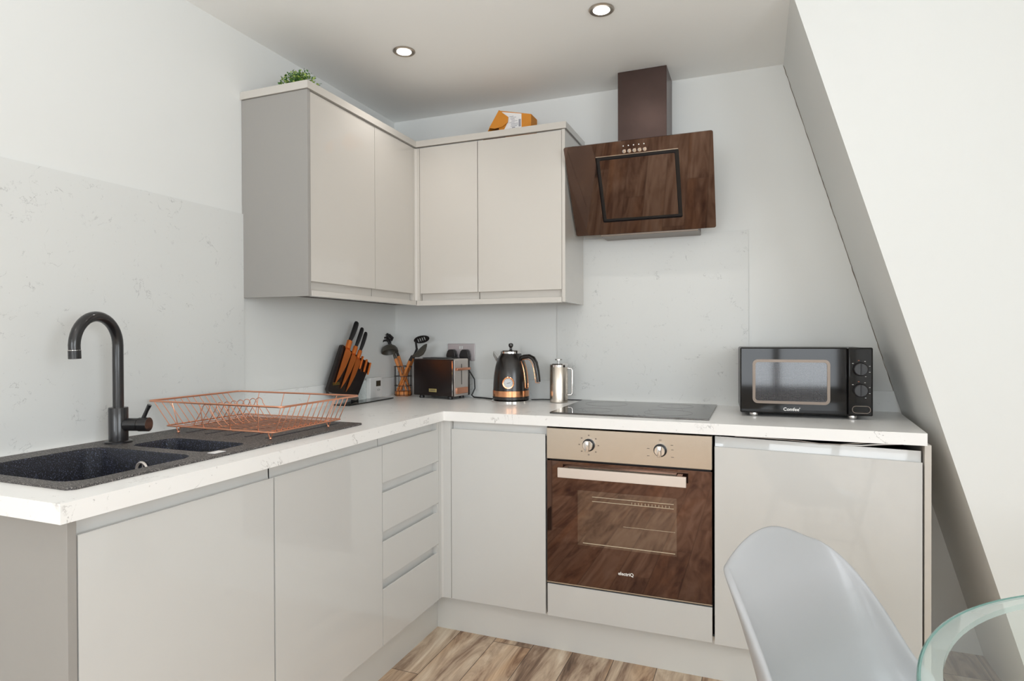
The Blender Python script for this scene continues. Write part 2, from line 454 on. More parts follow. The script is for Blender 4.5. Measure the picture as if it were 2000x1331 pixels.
M['frame_white'] = mat('window_frame_white', sr(235, 235, 235), 0.4)

# ------------------------------------------------------------------ room shell
SL = 0.2955
def sx_(z): return 1.873 + (2.337 - z) * SL
YB = -6.2; DX = 3.5; DY1 = YB
struct(MB().box((-0.15, YB-0.15, -0.1), (DX+0.15, 0.15, 0)), 'floor', M['floor'])
struct(MB().box((-0.15, YB-0.15, H), (DX+0.15, 0.15, H+0.12)), 'ceiling', M['ceiling'])
struct(MB().box((-0.15, YB-0.15, 0), (0, 0.15, H)), 'wall_left', M['wall'])
struct(MB().box((0, 0, 0), (DX+0.15, 0.15, H)), 'wall_back', M['wall'])
struct(MB().prism([(sx_(0), 0), (sx_(0)+0.16, 0), (sx_(H)+0.16, H), (sx_(H), H)], 1, -0.5, 0), 'wall_right', M['wall'])
struct(MB().prism([(sx_(0), 0), (DX, 0), (DX, H), (sx_(H), H)], 1, -0.6, -0.5), 'wall_dormer', M['wall'])
# dormer outer wall with window opening  (y -4.1..-2.3, z 0.9..2.1)
w = MB(); w.box((DX, DY1, 0), (DX+0.15, -0.6, 0.9)); w.box((DX, DY1, 2.1), (DX+0.15, -0.6, H)); w.box((DX, -2.3, 0.9), (DX+0.15, -0.6, 2.1)); w.box((DX, DY1, 0.9), (DX+0.15, -4.1, 2.1))
struct(w, 'wall_dormer_window', M['wall'])
f = MB()
for y in (-2.33, -3.2, -4.07): f.box((DX+0.04, y-0.03, 0.9), (DX+0.09, y+0.03, 2.1))
for z in (0.93, 2.07): f.box((DX+0.04, -4.1, z-0.03), (DX+0.09, -2.3, z+0.03))
struct(f, 'window_1', M['frame_white'])
# rear wall with glazed door opening  (x 1.85..3.4, z 0.5..2.2)
w = MB(); w.box((0, YB-0.15, 0), (DX+0.15, YB, 0.5)); w.box((0, YB-0.15, 2.2), (DX+0.15, YB, H)); w.box((0, YB-0.15, 0.5), (0.2, YB, 2.2)); w.box((1.5, YB-0.15, 0.5), (1.85, YB, 2.2)); w.box((3.4, YB-0.15, 0.5), (DX+0.15, YB, 2.2)); w.box((0.2, YB-0.15, 0.5), (1.5, YB, 0.85))
struct(w, 'wall_front', M['wall'])
f = MB()
for x in (1.89, 2.625, 3.36): f.box((x-0.04, YB-0.1, 0.5), (x+0.04, YB-0.05, 2.2))
for z in (0.54, 1.35, 2.16): f.box((1.85, YB-0.1, z-0.04), (3.4, YB-0.05, z+0.04))
struct(f, 'window_2', M['frame_white'])
f = MB()  # frame of an unseen rear opening added to let in fill light
for x in (0.24, 0.85, 1.46): f.box((x-0.04, YB-0.1, 0.85), (x+0.04, YB-0.05, 2.2))
for z in (0.89, 2.16): f.box((0.2, YB-0.1, z-0.04), (1.5, YB-0.05, z+0.04))
struct(f, 'added_fill_window', M['frame_white'])
# cracked sealant line in the slope / back wall corner
rnd = random.Random(3)
cr_ = MB()
cr_.tube([(sx_(z) - 0.0015 + rnd.uniform(-0.0012, 0.0012), -0.0012, z) for z in [0.99 + (H-0.005-0.99)*i/70 for i in range(71)]], [0.0007 + 0.0009*rnd.random() for _ in range(71)], 5)
struct(cr_, 'trim_1', mat('sealant_crack', sr(120, 105, 92), 0.8))

# ------------------------------------------------------------------ downlights
for i, (x, y) in enumerate(LIGHTS[:2]):
    t = thing('recessed_downlight', ['steel-rimmed recessed ceiling downlight over the corner cabinets, the further from the hood chimney',
                                     'steel-rimmed recessed ceiling downlight nearest the extractor chimney'][i], 'ceiling light', (x, y, H), 'recessed ceiling downlights')
    MB().lathe([(0.043, 0), (0.044, -0.003), (0.040, -0.006), (0.029, -0.004), (0.029, 0)], (x, y, H), 40, False).link('rim', M['rim_steel'], t)
    MB().lathe([(0.0285, -0.0005), (0.0285, -0.0042), (0.012, -0.0055), (0.0005, -0.0058)], (x, y, H), 32).link('bulb', M['lamp'], t)

# ------------------------------------------------------------------ worktop and wall panels
ZT, ZU = 0.91, 0.872
wt = MB().slab([(0.001, -0.001), (2.286, -0.001), (2.252, -0.6), (0.6, -0.6), (0.6, -2.074), (0.001, -2.074)],
               [[(0.06, -1.99), (0.50, -1.99), (0.50, -1.46), (0.06, -1.46)][::-1]], ZU, ZT)
solo(wt, 'worktop', M['worktop'], 'L-shaped white marbled laminate worktop running round the corner under sink and hob', 'worktop', (0.3, -0.3, ZU))
solo(MB().box((0.001, -2.6, ZT), (0.007, -1.043, 1.665)), 'splashback_panel', M['splash'], 'tall pale marbled splashback panel on the wall behind the black tap', 'splashback', (0, -1.6, ZT))
solo(MB().box((0.892, -0.007, ZT), (1.738, -0.001, 1.658)), 'splashback_panel', M['splash'], 'pale marbled splashback panel between the hob and the extractor hood', 'splashback', (1.3, 0, ZT))
g = 'worktop upstands'
solo(MB().box((0.001, -1.042, ZT), (0.016, -0.001, 1.0)), 'worktop_upstand', M['upstand'], 'low marbled upstand strip along the wall behind the knife block', 'upstand', (0, -0.5, ZT), g)
solo(MB().box((0.0165, -0.016, ZT), (0.891, -0.001, 1.0)), 'worktop_upstand', M['upstand'], 'low marbled upstand strip behind the toaster and kettle', 'upstand', (0.5, 0, ZT), g)
solo(MB().prism([(1.739, ZT), (2.286, ZT), (2.268, 0.99), (1.739, 0.99)], 1, -0.016, -0.001), 'worktop_upstand', M['upstand'], 'low marbled upstand strip behind the microwave reaching the sloping wall', 'upstand', (2, 0, ZT), g)

# ------------------------------------------------------------------ cabinet fronts
def jfront(axis, face, t, a0, a1, z0, z1, zr, sign, top=True):
    """handleless slab: front plane at `face` on `axis` (0: faces +x, 1: faces -y), thickness t, from a0..a1; zr = where the scooped pull strip ends"""
    s = 1 if sign > 0 else -1
    if top:
        prof = [(-t, z0), (0, z0), (0, z1-0.001), (-0.001, z1), (-0.005, z1), (-0.0065, z1-0.008), (-0.0165, z1-0.008), (-0.0185, z1+0.002), (-0.0192, zr), (-t, zr)]
    else:
        prof = [(-t, z1), (0, z1), (0, z0+0.001), (-0.001, z0), (-0.005, z0), (-0.0065, z0+0.008), (-0.0165, z0+0.008), (-0.0185, z0-0.002), (-0.0192, zr), (-t, zr)]
    m = MB()
    pts = [(face + s*d, z) for d, z in prof]
    m.prism(pts, 1 - axis, a0, a1)
    return m
ZB = 0.152
# --- sink cabinet (two doors)
def carcass(m, x0, y0, x1, y1, z0, z1, t=0.018, open_top=True):
    m.box((x0, y0, z0), (x1, y1, z0+t)); m.box((x0, y0, z0+t), (x1, y0+t, z1)); m.box((x0, y1-t, z0+t), (x1, y1, z1)); m.box((x0, y0+t, z0+t), (x0+t, y1-t, z1))
    return m
t = thing('sink_base_cabinet', 'grey gloss two-door handleless base cabinet below the black sink', 'cabinet', (0.3, -1.52, 0))
carcass(MB(), 0.003, -2.031, 0.559, -1.012, 0.152, 0.868).link('body', M['carcass'], t)
jfront(0, 0.58, 0.02, -2.030, -1.5225, ZB, 0.838, 0.870, 1).link('door', M['gloss'], t)
jfront(0, 0.58, 0.02, -1.5175, -1.012, ZB, 0.838, 0.870, 1).link('door', M['gloss'], t)
# --- drawer cabinet
t = thing('drawer_base_cabinet', 'grey gloss base cabinet with four handleless drawers near the inner corner', 'cabinet', (0.3, -0.8, 0))
MB().box((0.003, -1.010, 0.152), (0.559, -0.602, 0.868)).link('body', M['carcass'], t)
for z0, z1, zr in ((0.7105, 0.838, 0.870), (0.5425, 0.675, 0.709), (0.3775, 0.507, 0.541), (ZB, 0.344, 0.376)):
    d = jfront(0, 0.58, 0.02, -1.009, -0.622, z0, z1, zr, 1)
    d.box((0.56, -0.6219, z0), (0.58, -0.6085, zr))
    d.link('drawer', M['gloss'], t)
# corner posts (inner corner) + corner cabinet
t = thing('corner_base_cabinet', 'single-door grey gloss base cabinet in the corner beside the oven', 'cabinet', (0.6, -0.3, 0))
MB().box((0.562, -0.559, 0.152), (1.0245, -0.003, 0.868)).link('body', M['carcass'], t)
MB().prism([(0.5605, -0.607), (0.5805, -0.607), (0.5805, -0.587), (0.5875, -0.5805), (0.6215, -0.5805), (0.6215, -0.5605), (0.5605, -0.5605)], 2, ZB, 0.870).link('corner_post', M['gloss'], t)
jfront(1, -0.58, 0.02, 0.6235, 1.0225, ZB, 0.838, 0.870, -1).link('door', M['gloss'], t)
# plinths
gp = 'plinth boards under the base cabinets'
solo(MB().box((0.512, -2.03, 0), (0.530, -0.512, 0.150)), 'plinth_board', M['plinth'], 'pale grey plinth board under the sink and drawer cabinets', 'plinth', (0.52, -1.3, 0), gp)
solo(MB().box((0.5305, -0.530, 0), (2.247, -0.512, 0.150)), 'plinth_board', M['plinth'], 'pale grey plinth board under the oven and corner cabinet', 'plinth', (1.4, -0.52, 0), gp)
solo(MB().box((0.003, -2.050, 0), (0.58, -2.0325, 0.8715), 0.0008), 'cabinet_end_panel', M['shaded_side'], 'grey end panel closing the base run under the sink end', 'panel', (0.3, -2.04, 0))
solo(MB().box((2.249, -0.58, 0), (2.267, -0.003, 0.8715), 0.0008), 'cabinet_end_panel', M['matt'], 'tall grey end panel beside the sloping wall, right of the appliance door', 'panel', (2.26, -0.3, 0))

# ------------------------------------------------------------------ oven
t = thing('oven', 'built-in stainless steel and dark glass oven under the hob', 'oven', (1.328, -0.3, 0.272))
MB().box((1.034, -0.559, 0.278), (1.622, -0.05, 0.862)).link('casing', M['black_plastic'], t)
MB().box((1.030, -0.586, 0.748), (1.6265, -0.5595, 0.864), 0.0015).link('control_panel', M['steel'], t)
dr = MB().box((1.030, -0.584, 0.284), (1.6265, -0.5595, 0.741), 0.001).link('door', M['oven_glass'], t)
MB().box((1.150, -0.5848, 0.434), (1.508, -0.5842, 0.638)).link('window', M['oven_window'], dr)
MB().box((1.030, -0.5855, 0.2795), (1.6265, -0.5600, 0.2837)).link('bottom_trim', M['steel'], dr)
ln = MB()
for z in (0.617, 0.601): ln.box((1.205, -0.5853, z-0.0009), (1.498, -0.5848, z+0.0009))
ln.box((1.32, -0.5853, 0.5185), (1.503, -0.5848, 0.5195)); ln.box((1.17, -0.5853, 0.442), (1.503, -0.5848, 0.4445))
for i in range(12): ln.box((1.35+i*0.012, -0.5853, 0.603), (1.3515+i*0.012, -0.5848, 0.610))
ln.link('oven_shelves', M['rack_line'], dr)
hd = MB().box((1.084, -0.624, 0.688), (1.544, -0.612, 0.724), 0.001)
hd.link('handle', M['handle_steel'], dr)
MB().box((1.100, -0.6118, 0.700), (1.118, -0.5842, 0.722)).box((1.510, -0.6118, 0.700), (1.528, -0.5842, 0.722)).box((1.120, -0.600, 0.7215), (1.508, -0.5842, 0.7255)).link('handle_bracket', M['steel'], dr)
def oven_knob(x, z):
    kb = MB().lathe([(0.023, 0), (0.023, 0.004), (0.0215, 0.005)], (x, -0.586, z), 32, True, (0, -1, 0)).link('knob_ring', M['black_plastic'], t)
    MB().lathe([(0.019, 0.005), (0.0185, 0.020), (0.017, 0.0215)], (x, -0.586, z), 28, True, (0, -1, 0)).box((x-0.007, -0.622, z-0.019), (x+0.007, -0.6076, z+0.019), 0.002).link('knob', M['chrome'], kb)
oven_knob(1.193, 0.808); oven_knob(1.452, 0.805)
def dial_marks(x, z, kind):
    if kind == 0:
        for a in (0, 42, 90, 138, 180, 222, 270, 318):
            cx, cz = x + 0.036*math.cos(R(a)), z + 0.036*math.sin(R(a))
            MB().box((cx-0.0028, -0.5866, cz-0.0018), (cx+0.0028, -0.5861, cz+0.0018)).link('dial_mark', M['dial_grey'], t)
    else:
        for dx, dz in ((0.040, 0.020), (0.042, 0.004), (0.042, -0.022), (-0.042, 0.004), (-0.042, -0.022), (0.0, 0.036)):
            MB().box((x+dx-0.0045, -0.5866, z+dz-0.001), (x+dx+0.0045, -0.5861, z+dz+0.001)).link('dial_mark', M['dial_grey'], t)
dial_marks(1.193, 0.808, 0); dial_marks(1.452, 0.805, 1)
mrot = Matrix.Rotation(R(90), 4, 'X')
text_mesh('electriQ', 0.0165, 0.0002, 'lettering', M['print_white'], dr, Matrix.Translation(V((1.329, -0.5845, 0.3475)) - V(t.location)) @ mrot, 0.0004)
solo(MB().box((1.030, -0.58, ZB-0.002), (1.6265, -0.56, 0.272), 0.0008), 'oven_filler_panel', M['gloss'], 'narrow grey gloss filler panel directly under the oven', 'panel', (1.33, -0.57, ZB))

# ------------------------------------------------------------------ integrated appliance with sagging door
t = thing('integrated_appliance', 'under-counter appliance behind a wide gloss door hanging slightly askew beside the oven', 'appliance', (1.94, -0.3, 0.1))
MB().box((1.650, -0.545, 0.151), (2.235, -0.03, 0.835)).link('body', M['black_plastic'], t)
d = jfront(1, -0.58, 0.02, 1.6345, 2.2435, 0.148, 0.829, 0.862, -1)
piv = V((1.6345, -0.57, 0.5))
for v in d.b.verts:
    k = (v.co.x - 1.6345) / 0.609
    if v.co.z > 0.5: v.co.z -= 0.0125*k
d.link('door', M['gloss'], t)
c1 = MB().tube([(1.70, -0.566, 0.866), (1.80, -0.569, 0.8655), (1.90, -0.569, 0.862), (1.96, -0.569, 0.857), (2.02, -0.569, 0.8575), (2.10, -0.566, 0.868)], 0.0016, 6)
solo(c1, 'electric_cable', M['grey_cable'], 'thin grey cable sagging in the gap under the worktop above the askew door', 'cable', (1.9, -0.57, 0.86))
c2 = MB().tube([(2.02, -0.562, 0.8545), (2.08, -0.562, 0.857), (2.14, -0.562, 0.864), (2.19, -0.562, 0.868)], 0.0022, 6)
solo(c2, 'electric_cable', M['white_plastic'], 'short pale cable end in the dark wedge gap above the askew door', 'cable', (2.1, -0.56, 0.86))

# ------------------------------------------------------------------ wall cabinets
WZ0, WZ1, WR = 1.408, 2.079, 1.377
g = 'gloss wall cabinets'
G = M['gloss_wall']
t = thing('wall_cabinet', 'single-door gloss wall cabinet under the small green plant', 'cabinet', (0.14, -0.83, WR), g)
MB().box((0.001, -1.0285, WR), (0.279, -0.6315, 2.083)).link('body', M['carcass'], t)
jfront(0, 0.30, 0.02, -1.0285, -0.6315, WZ0, WZ1, WR, 1, False).link('door', G, t)
t = thing('corner_wall_cabinet', 'L-shaped corner gloss wall cabinet with two narrow doors meeting at a post', 'cabinet', (0.14, -0.14, WR), g)
MB().prism([(0.001, -0.6285), (0.279, -0.6285), (0.279, -0.279), (0.6145, -0.279), (0.6145, -0.001), (0.001, -0.001)], 2, WR, 2.083).link('body', M['carcass'], t)
jfront(0, 0.30, 0.02, -0.6285, -0.3225, WZ0, WZ1, WR, 1, False).link('door', G, t)
jfront(1, -0.30, 0.02, 0.3225, 0.6145, WZ0, WZ1, WR, -1, False).link('door', G, t)
MB().prism([(0.2805, -0.3205), (0.3, -0.3205), (0.3, -0.308), (0.308, -0.3), (0.3205, -0.3), (0.3205, -0.2805), (0.2805, -0.2805)], 2, WR, WZ1).link('corner_post', G, t)
t = thing('wall_cabinet', 'single-door gloss wall cabinet under the cardboard box, beside the extractor hood', 'cabinet', (0.81, -0.14, WR), g)
MB().box((0.6175, -0.279, WR), (1.0045, -0.001, 2.083)).link('body', M['carcass'], t)
jfront(1, -0.30, 0.02, 0.6175, 1.0045, WZ0, WZ1, WR, -1, False).link('door', G, t)
solo(MB().box((0.001, -1.0445, 1.355), (0.301, -1.030, 2.083), 0.0006), 'wall_cabinet_end_panel', M['shaded_side'], 'shade-darkened end panel of the upper cabinets facing the sink, under the plant', 'panel', (0.15, -1.04, 1.355))
solo(MB().box((1.006, -0.301, 1.355), (1.0205, -0.001, 2.083), 0.0006), 'wall_cabinet_end_panel', G, 'pale gloss end panel of the upper cabinets beside the extractor hood', 'panel', (1.01, -0.15, 1.355))
# cornice (rim on top) and pelmets
cn = MB().slab([(0.001, -1.051), (0.3075, -1.051), (0.3075, -0.3075), (1.027, -0.3075), (1.027, -0.001), (1.009, -0.001), (1.009, -0.2895), (0.2895, -0.2895), (0.2895, -1.033), (0.001, -1.033)], [], 2.0845, 2.112)
solo(cn, 'cornice_moulding', M['gloss_wall'], 'flat pale cornice strip edging the top of the upper cabinets', 'cornice', (0.3, -0.3, 2.084))
solo(MB().box((0.284, -1.029, 1.355), (0.3065, -0.307, 1.3755), 0.0006), 'light_pelmet', G, 'pale pelmet strip under the upper cabinets nearer the sink', 'pelmet', (0.3, -0.7, 1.355), 'pelmets under the upper cabinets')
solo(MB().box((0.3075, -0.3065, 1.353), (1.0055, -0.284, 1.3755), 0.0006), 'light_pelmet', G, 'pale pelmet strip under the upper cabinets above the toaster and kettle', 'pelmet', (0.7, -0.3, 1.355), 'pelmets under the upper cabinets')

# ------------------------------------------------------------------ sink
SZ = 0.9155
t = thing('sink', 'black speckled granite bowl-and-a-half sink with drainer set in the worktop', 'sink', (0.275, -1.52, ZT))
b1 = rrect(0.105, -1.975, 0.475, -1.665, 0.05, 6); b2 = rrect(0.170, -1.625, 0.462, -1.485, 0.035, 6)
MB().slab(rrect(0.028, -2.005, 0.520, -1.030, 0.018, 5), [b1[::-1], b2[::-1]], ZT+0.0003, SZ).link('rim', M['granite'], t)
def bowl(rect, r, depth, name):
    x0, y0, x1, y1 = rect
    rings = []
    for ins, z in ((0, SZ-0.0005), (0.004, SZ-0.006), (0.007, SZ-depth*0.6), (0.012, SZ-depth+0.02), (0.022, SZ-depth+0.005), (0.04, SZ-depth)):
        rings.append([(p[0], p[1], z) for p in rrect(x0+ins, y0+ins, x1-ins, y1-ins, max(0.012, r-ins*0.3), 6)])
    m = MB(); m.loft(rings, False, True)
    o = m.link(name, M['bowl'], t)
    return o
bo1 = bowl((0.105, -1.975, 0.475, -1.665), 0.05, 0.19, 'main_bowl')
bo2 = bowl((0.170, -1.625, 0.462, -1.485), 0.035, 0.12, 'half_bowl')
m = MB()
m.tube([(0.29+0.019*math.cos(a), -1.6755, 0.868+0.019*math.sin(a)) for a in [2*PI*i/24 for i in range(24)]], 0.0036, 8, True)
m.cyl((0.29, -1.6705, 0.868), (0.29, -1.6745, 0.868), 0.006)
for k in range(3):
    a = R(90 + 120*k); m.tube([(0.29, -1.673, 0.868), (0.29+0.018*math.cos(a), -1.673, 0.868+0.018*math.sin(a))], 0.0018, 6)
m.link('overflow_ring', M['pale_steel'], bo1)
MB().lathe([(0.044, 0), (0.044, 0.002), (0.036, 0.003), (0.012, 0.001)], (0.29, -1.82, SZ-0.19), 28).link('waste_strainer', M['chrome'], bo1)
for i in range(5):
    x = 0.125 + i*0.078
    MB().box((x, -1.40, SZ-0.0002), (x+0.010, -1.07, SZ+0.0009), 0.0004, 1).link('drainer_groove', M['bowl'], t)
solo(MB().box((0.472, -1.636, SZ+0.0003), (0.497, -1.600, SZ+0.0015), 0.0004, 1), 'sticker', M['paper'], 'small torn pale sticker on the sink rim beside the half bowl', 'sticker', (0.485, -1.618, SZ))

# ------------------------------------------------------------------ tap
t = thing('mixer_tap', 'matt black mixer tap with a tall curved swan-neck spout behind the sink', 'tap', (0.101, -1.600, SZ))
K = M['black_metal']
MB().lathe([(0.034, 0), (0.034, 0.004), (0.031, 0.006), (0.0245, 0.0065), (0.0245, 0.097), (0.0235, 0.099), (0.013, 0.099)], (0.101, -1.600, SZ), 36).link('base', K, t)
dirs = V((0.30, -0.955, 0)).normalized()
pts = [V((0.101, -1.6, z)) for z in (1.010, 1.06, 1.12, 1.165)]
ra = 0.079; c0 = V((0.101, -1.6, 1.188)) + dirs*ra
for i in range(0, 21):
    a = R(180 - i*9.35)
    pts.append(c0 + dirs*ra*math.cos(a) + V((0, 0, ra*math.sin(a))))
d_end = (pts[-1]-pts[-2]).normalized()
MB().tube(pts, 0.0138, 20).link('spout', K, t)
MB().cyl(pts[-1], pts[-1]+d_end*0.022, 0.0145, None, 24).link('aerator', K, t)
MB().cyl(pts[-1]-d_end*0.0005, pts[-1]+d_end*0.0006, 0.0149, None, 24).link('chrome_band', M['chrome'], t)
lv = V((0.93, 0.366, 0))
p0 = V((0.101, -1.6, 0.966)) + lv*0.02
lb = MB(); lb.cyl(p0, p0+lv*0.037, 0.018, None, 28); lb.cyl(p0+lv*0.0375, p0+lv*0.0385, 0.0165); lb.cyl(p0+lv*0.039, p0+lv*0.066, 0.0195, None, 28)
lo = lb.link('lever_body', K, t)
p1 = p0 + lv*0.050 + V((0, 0, 0.017))
MB().tube([p1, p1+lv*0.010+V((0,0,0.022)), p1+lv*0.018+V((0,0,0.038))], [0.0055, 0.005, 0.006], 12).link('lever', K, lo)

# ------------------------------------------------------------------ dish rack
t = thing('dish_rack', 'copper wire dish rack with plate loops standing on the sink drainer', 'dish rack', (0.30, -1.285, SZ))
C = M['copper']
Z0, Z1 = 0.940, 1.0155
bx0, bx1, by0, by1 = 0.085, 0.500, -1.438, -1.125
tx0, tx1, ty0, ty1 = 0.030, 0.545, -1.452, -1.092
def rr3(x0, y0, x1, y1, r, z): return [(p[0], p[1], z) for p in rrect(x0, y0, x1, y1, r, 4)]
rim = MB(); rim.tube(rr3(tx0, ty0, tx1, ty1, 0.012, Z1), 0.0029, 8, True)
rim.link('rim', C, t)
fr = MB(); fr.tube(rr3(bx0, by0, bx1, by1, 0.012, Z0), 0.0022, 8, True); fr.link('base_frame', C, t)
W = 0.0013
def wires(pairs, name):
    m = MB()
    for pts in pairs: m.tube(pts, W, 6)
    return m.link(name, C, t)
n = 13
# wires run across x in U shape (side - base - side)
for i in range(n):
    k = (i+0.5)/n
    yb = by0 + (by1-by0)*k; yt = yb - 0.010
    wires([[(tx0+0.004, yt, Z1-0.003), (bx0, yb, Z0+0.004), (bx0+0.010, yb, Z0-0.003), (bx1-0.010, yb, Z0-0.003), (bx1, yb, Z0+0.004), (tx1-0.004, yt, Z1-0.003)]], 'cross_wire')
for i in range(4):
    k = (i+0.5)/4
    xb = bx0 + (bx1-bx0)*k; xt = xb + (k-0.5)*0.03
    wires([[(xt, ty0+0.004, Z1-0.003), (xb, by0, Z0+0.004), (xb, by0+0.010, Z0-0.005), (xb, by1-0.010, Z0-0.005), (xb, by1, Z0+0.004), (xt, ty1-0.004, Z1-0.003)]], 'length_wire')
# plate loops
for i in range(9):
    y = by0 + 0.040 + i*0.027
    x0_, x1_ = 0.160, 0.268; top = Z0+0.066; rad = 0.016
    pts = [(x0_-0.004, y, Z0), (x0_+0.030, y, top-0.018)]
    cx = x0_ + 0.048
    for a in range(160, -1, -20): pts.append((cx+rad*math.cos(R(a)), y, top-rad+rad*math.sin(R(a))))
    pts += [(x1_-0.012, y, Z0+0.010), (x1_+0.004, y, Z0)]
    m = MB(); m.tube(pts, W, 6); m.link('plate_loop', C, t)
for x, y in ((bx0+0.035, by0+0.016), (bx1-0.022, by0+0.016), (bx1-0.022, by1-0.040), (bx0+0.035, by1-0.040)):
    m = MB(); m.tube([(x-0.010, y, Z0), (x-0.005, y, Z0-0.012), (x, y, SZ+0.0045), (x+0.005, y, Z0-0.012), (x+0.010, y, Z0)], 0.0017, 6); m.ball((x, y, SZ+0.0052), 0.0042, 12)
    m.link('foot', C, t)

# ------------------------------------------------------------------ knife block and knives
t = thing('knife_block', 'leaning black knife block with copper knives standing by the wall left of the thermostat', 'knife block', (0.06, -0.42, ZT))
bp = [(-0.628, 0.985), (-0.621, 0.966), (-0.600, 0.955), (-0.430, 0.922), (-0.415, 0.929), (-0.312, 1.080), (-0.330, 1.094), (-0.395, 1.112), (-0.520, 1.176), (-0.5285, 1.172)]
MB().prism(bp, 0, 0.040, 0.056, 0.002).link('block', M['satin_black'], t)
MB().prism([(-0.625, 0.974), (-0.600, 0.951), (-0.430, 0.918), (-0.413, 0.924), (-0.421, 0.938), (-0.600, 0.966)], 0, 0.0562, 0.059).link('base_trim', mat('trim_grey', sr(120, 112, 104), 0.3), t)
MB().box((0.0562, -0.595, 0.999), (0.0580, -0.548, 1.012)).link('badge', mat('badge_dull_gold', sr(120, 98, 50), 0.3, metal=0.6), t)
MB().box((0.044, -0.58, ZT+0.0005), (0.130, -0.225, ZT+0.005), 0.001).link('base_plate', M['shiny_black'], t)
MB().box((0.045, -0.450, ZT+0.005), (0.055, -0.405, 0.930)).link('stand_foot', M['black_plastic'], t)
MB().box((0.046, -0.389, ZT+0.005), (0.085, -0.386, 1.006)).link('acrylic_fin', M['acrylic'], t)
def lerp2(a, b, k): return (a[0]+(b[0]-a[0])*k, a[1]+(b[1]-a[1])*k)
def knife(tip, bol, hb, ht, wid, label, x=0.0620):
    """tip..bolster..handle base..handle top in the (y,z) plane parallel to the wall"""
    o = thing('kitchen_knife', label, 'knife', (x, tip[0], tip[1]), 'copper kitchen knives in the black block')
    dy, dz = hb[0]-tip[0], hb[1]-tip[1]; L = math.hypot(dy, dz); u = (dy/L, dz/L); nn = (u[1], -u[0])
    P = lambda s, w_: (tip[0]+u[0]*s+nn[0]*w_, tip[1]+u[1]*s+nn[1]*w_)
    prof = [P(0, 0), P(L*0.18, wid*0.42), P(L*0.45, wid*0.82), P(L*0.72, wid), P(L*0.80, wid*0.98), P(L*0.83, wid*0.62), P(L*0.99, wid*0.55), P(L*0.99, -wid*0.05), P(L*0.83, -wid*0.12), P(L*0.79, -wid*0.02), P(L*0.4, 0)]
    MB().prism(prof, 0, x-0.0012, x+0.0012).link('blade', M['orange_copper'], o)
    bl = MB(); a = P(L*0.82, wid*0.24); b_ = P(L*1.0, wid*0.24)
    bl.tube([(x, a[0], a[1]), (x, b_[0], b_[1])], wid*0.34, 12, flat=(1, 0.8)); bl.link('bolster', M['orange_copper'], o)
    hl = math.hypot(ht[0]-hb[0], ht[1]-hb[1]); pts = []; rs = []
    for k, r_ in ((0, 0.0095), (0.08, 0.0105), (0.35, 0.0125), (0.65, 0.0135), (0.88, 0.013), (0.97, 0.0105), (1.0, 0.006)):
        q = lerp2(b_, ht, k); pts.append((x, q[0]+0.003*math.sin(k*PI), q[1])); rs.append(r_*wid/0.040)
    MB().tube(pts, rs, 14, flat=(1.0, 0.7)).link('handle', M['black_plastic'], o)
knife((-0.586, 1.006), (-0.519, 1.151), (-0.488, 1.196), (-0.424, 1.279), 0.043, 'largest copper-bladed knife with a black handle, at the high end of the block')
knife((-0.546, 0.982), (-0.469, 1.123), (-0.442, 1.169), (-0.382, 1.252), 0.036, 'middle copper-bladed knife with a black handle, between the two other tall knives')
knife((-0.510, 0.964), (-0.431, 1.104), (-0.408, 1.149), (-0.353, 1.232), 0.034, 'copper-bladed knife nearest the thermostat of the three tall black-handled knives')
for (a, b_, lab) in (((-0.400, 1.078), (-0.381, 1.118), 'small copper utility knife end beside the tall knives in the block'),
                     ((-0.368, 1.062), (-0.349, 1.102), 'small copper utility knife end in the middle of the three short ones'),
                     ((-0.337, 1.048), (-0.321, 1.086), 'small copper utility knife end at the low edge of the block')):
    m = MB(); m.tube([(0.0620, a[0]-0.006, a[1]-0.016), (0.0620, a[0], a[1]), (0.0620, b_[0], b_[1])], [0.0045, 0.006, 0.0062], 10, flat=(1.0, 0.8))
    solo(m, 'utility_knife', M['orange_copper'], lab, 'knife', (0.0620, a[0], a[1]), 'short copper knives in the block')

# ------------------------------------------------------------------ thermostat
t = thing('thermostat', 'small white digital thermostat standing in the corner beside the knife block', 'thermostat', (0.028, -0.24, ZT))
MB().box((0.0165, -0.292, ZT+0.0005), (0.042, -0.190, 1.012), 0.004).link('body', M['white_plastic'], t)
MB().box((0.0421, -0.243, 0.968), (0.0428, -0.205, 0.995)).link('display', M['lcd'], t)
MB().tube([(0.0424, -0.222+0.010*math.cos(a), 0.950+0.004*math.sin(a)) for a in [2*PI*i/16 for i in range(16)]], 0.0006, 5, True).link('button_ring', M['print_dark'], t)

# ------------------------------------------------------------------ utensil holder
UX, UY = 0.098, -0.085; UR = 0.044
t = thing('utensil_holder', 'round black wire utensil basket with a wooden base in the corner', 'utensil holder', (UX, UY, ZT))
m = MB()
for z in (ZT+0.006, ZT+0.052, ZT+0.100, ZT+0.150):
    m.tube([(UX+UR*math.cos(2*PI*i/32), UY+UR*math.sin(2*PI*i/32), z) for i in range(32)], 0.0016 if z < 1.05 else 0.002, 6, True)
for i in range(12):
    a = 2*PI*i/12 + 0.1
    m.tube([(UX+UR*math.cos(a), UY+UR*math.sin(a), ZT+0.003), (UX+UR*math.cos(a), UY+UR*math.sin(a), ZT+0.151)], 0.0014, 6)
m.link('wire_cage', M['black_metal'], t)
MB().lathe([(UR-0.003, 0.001), (UR-0.003, 0.022), (UR-0.006, 0.024)], (UX, UY, ZT), 32).link('wooden_base', M['wood'], t)
g = 'utensils in the wire basket'
def uten(name, label, foot, neck, tipdir):
    o = thing(name, label, 'utensil', foot, g)
    MB().tube([foot, neck], [0.0055, 0.0085], 12).link('handle', M['wood'], o)
    return o
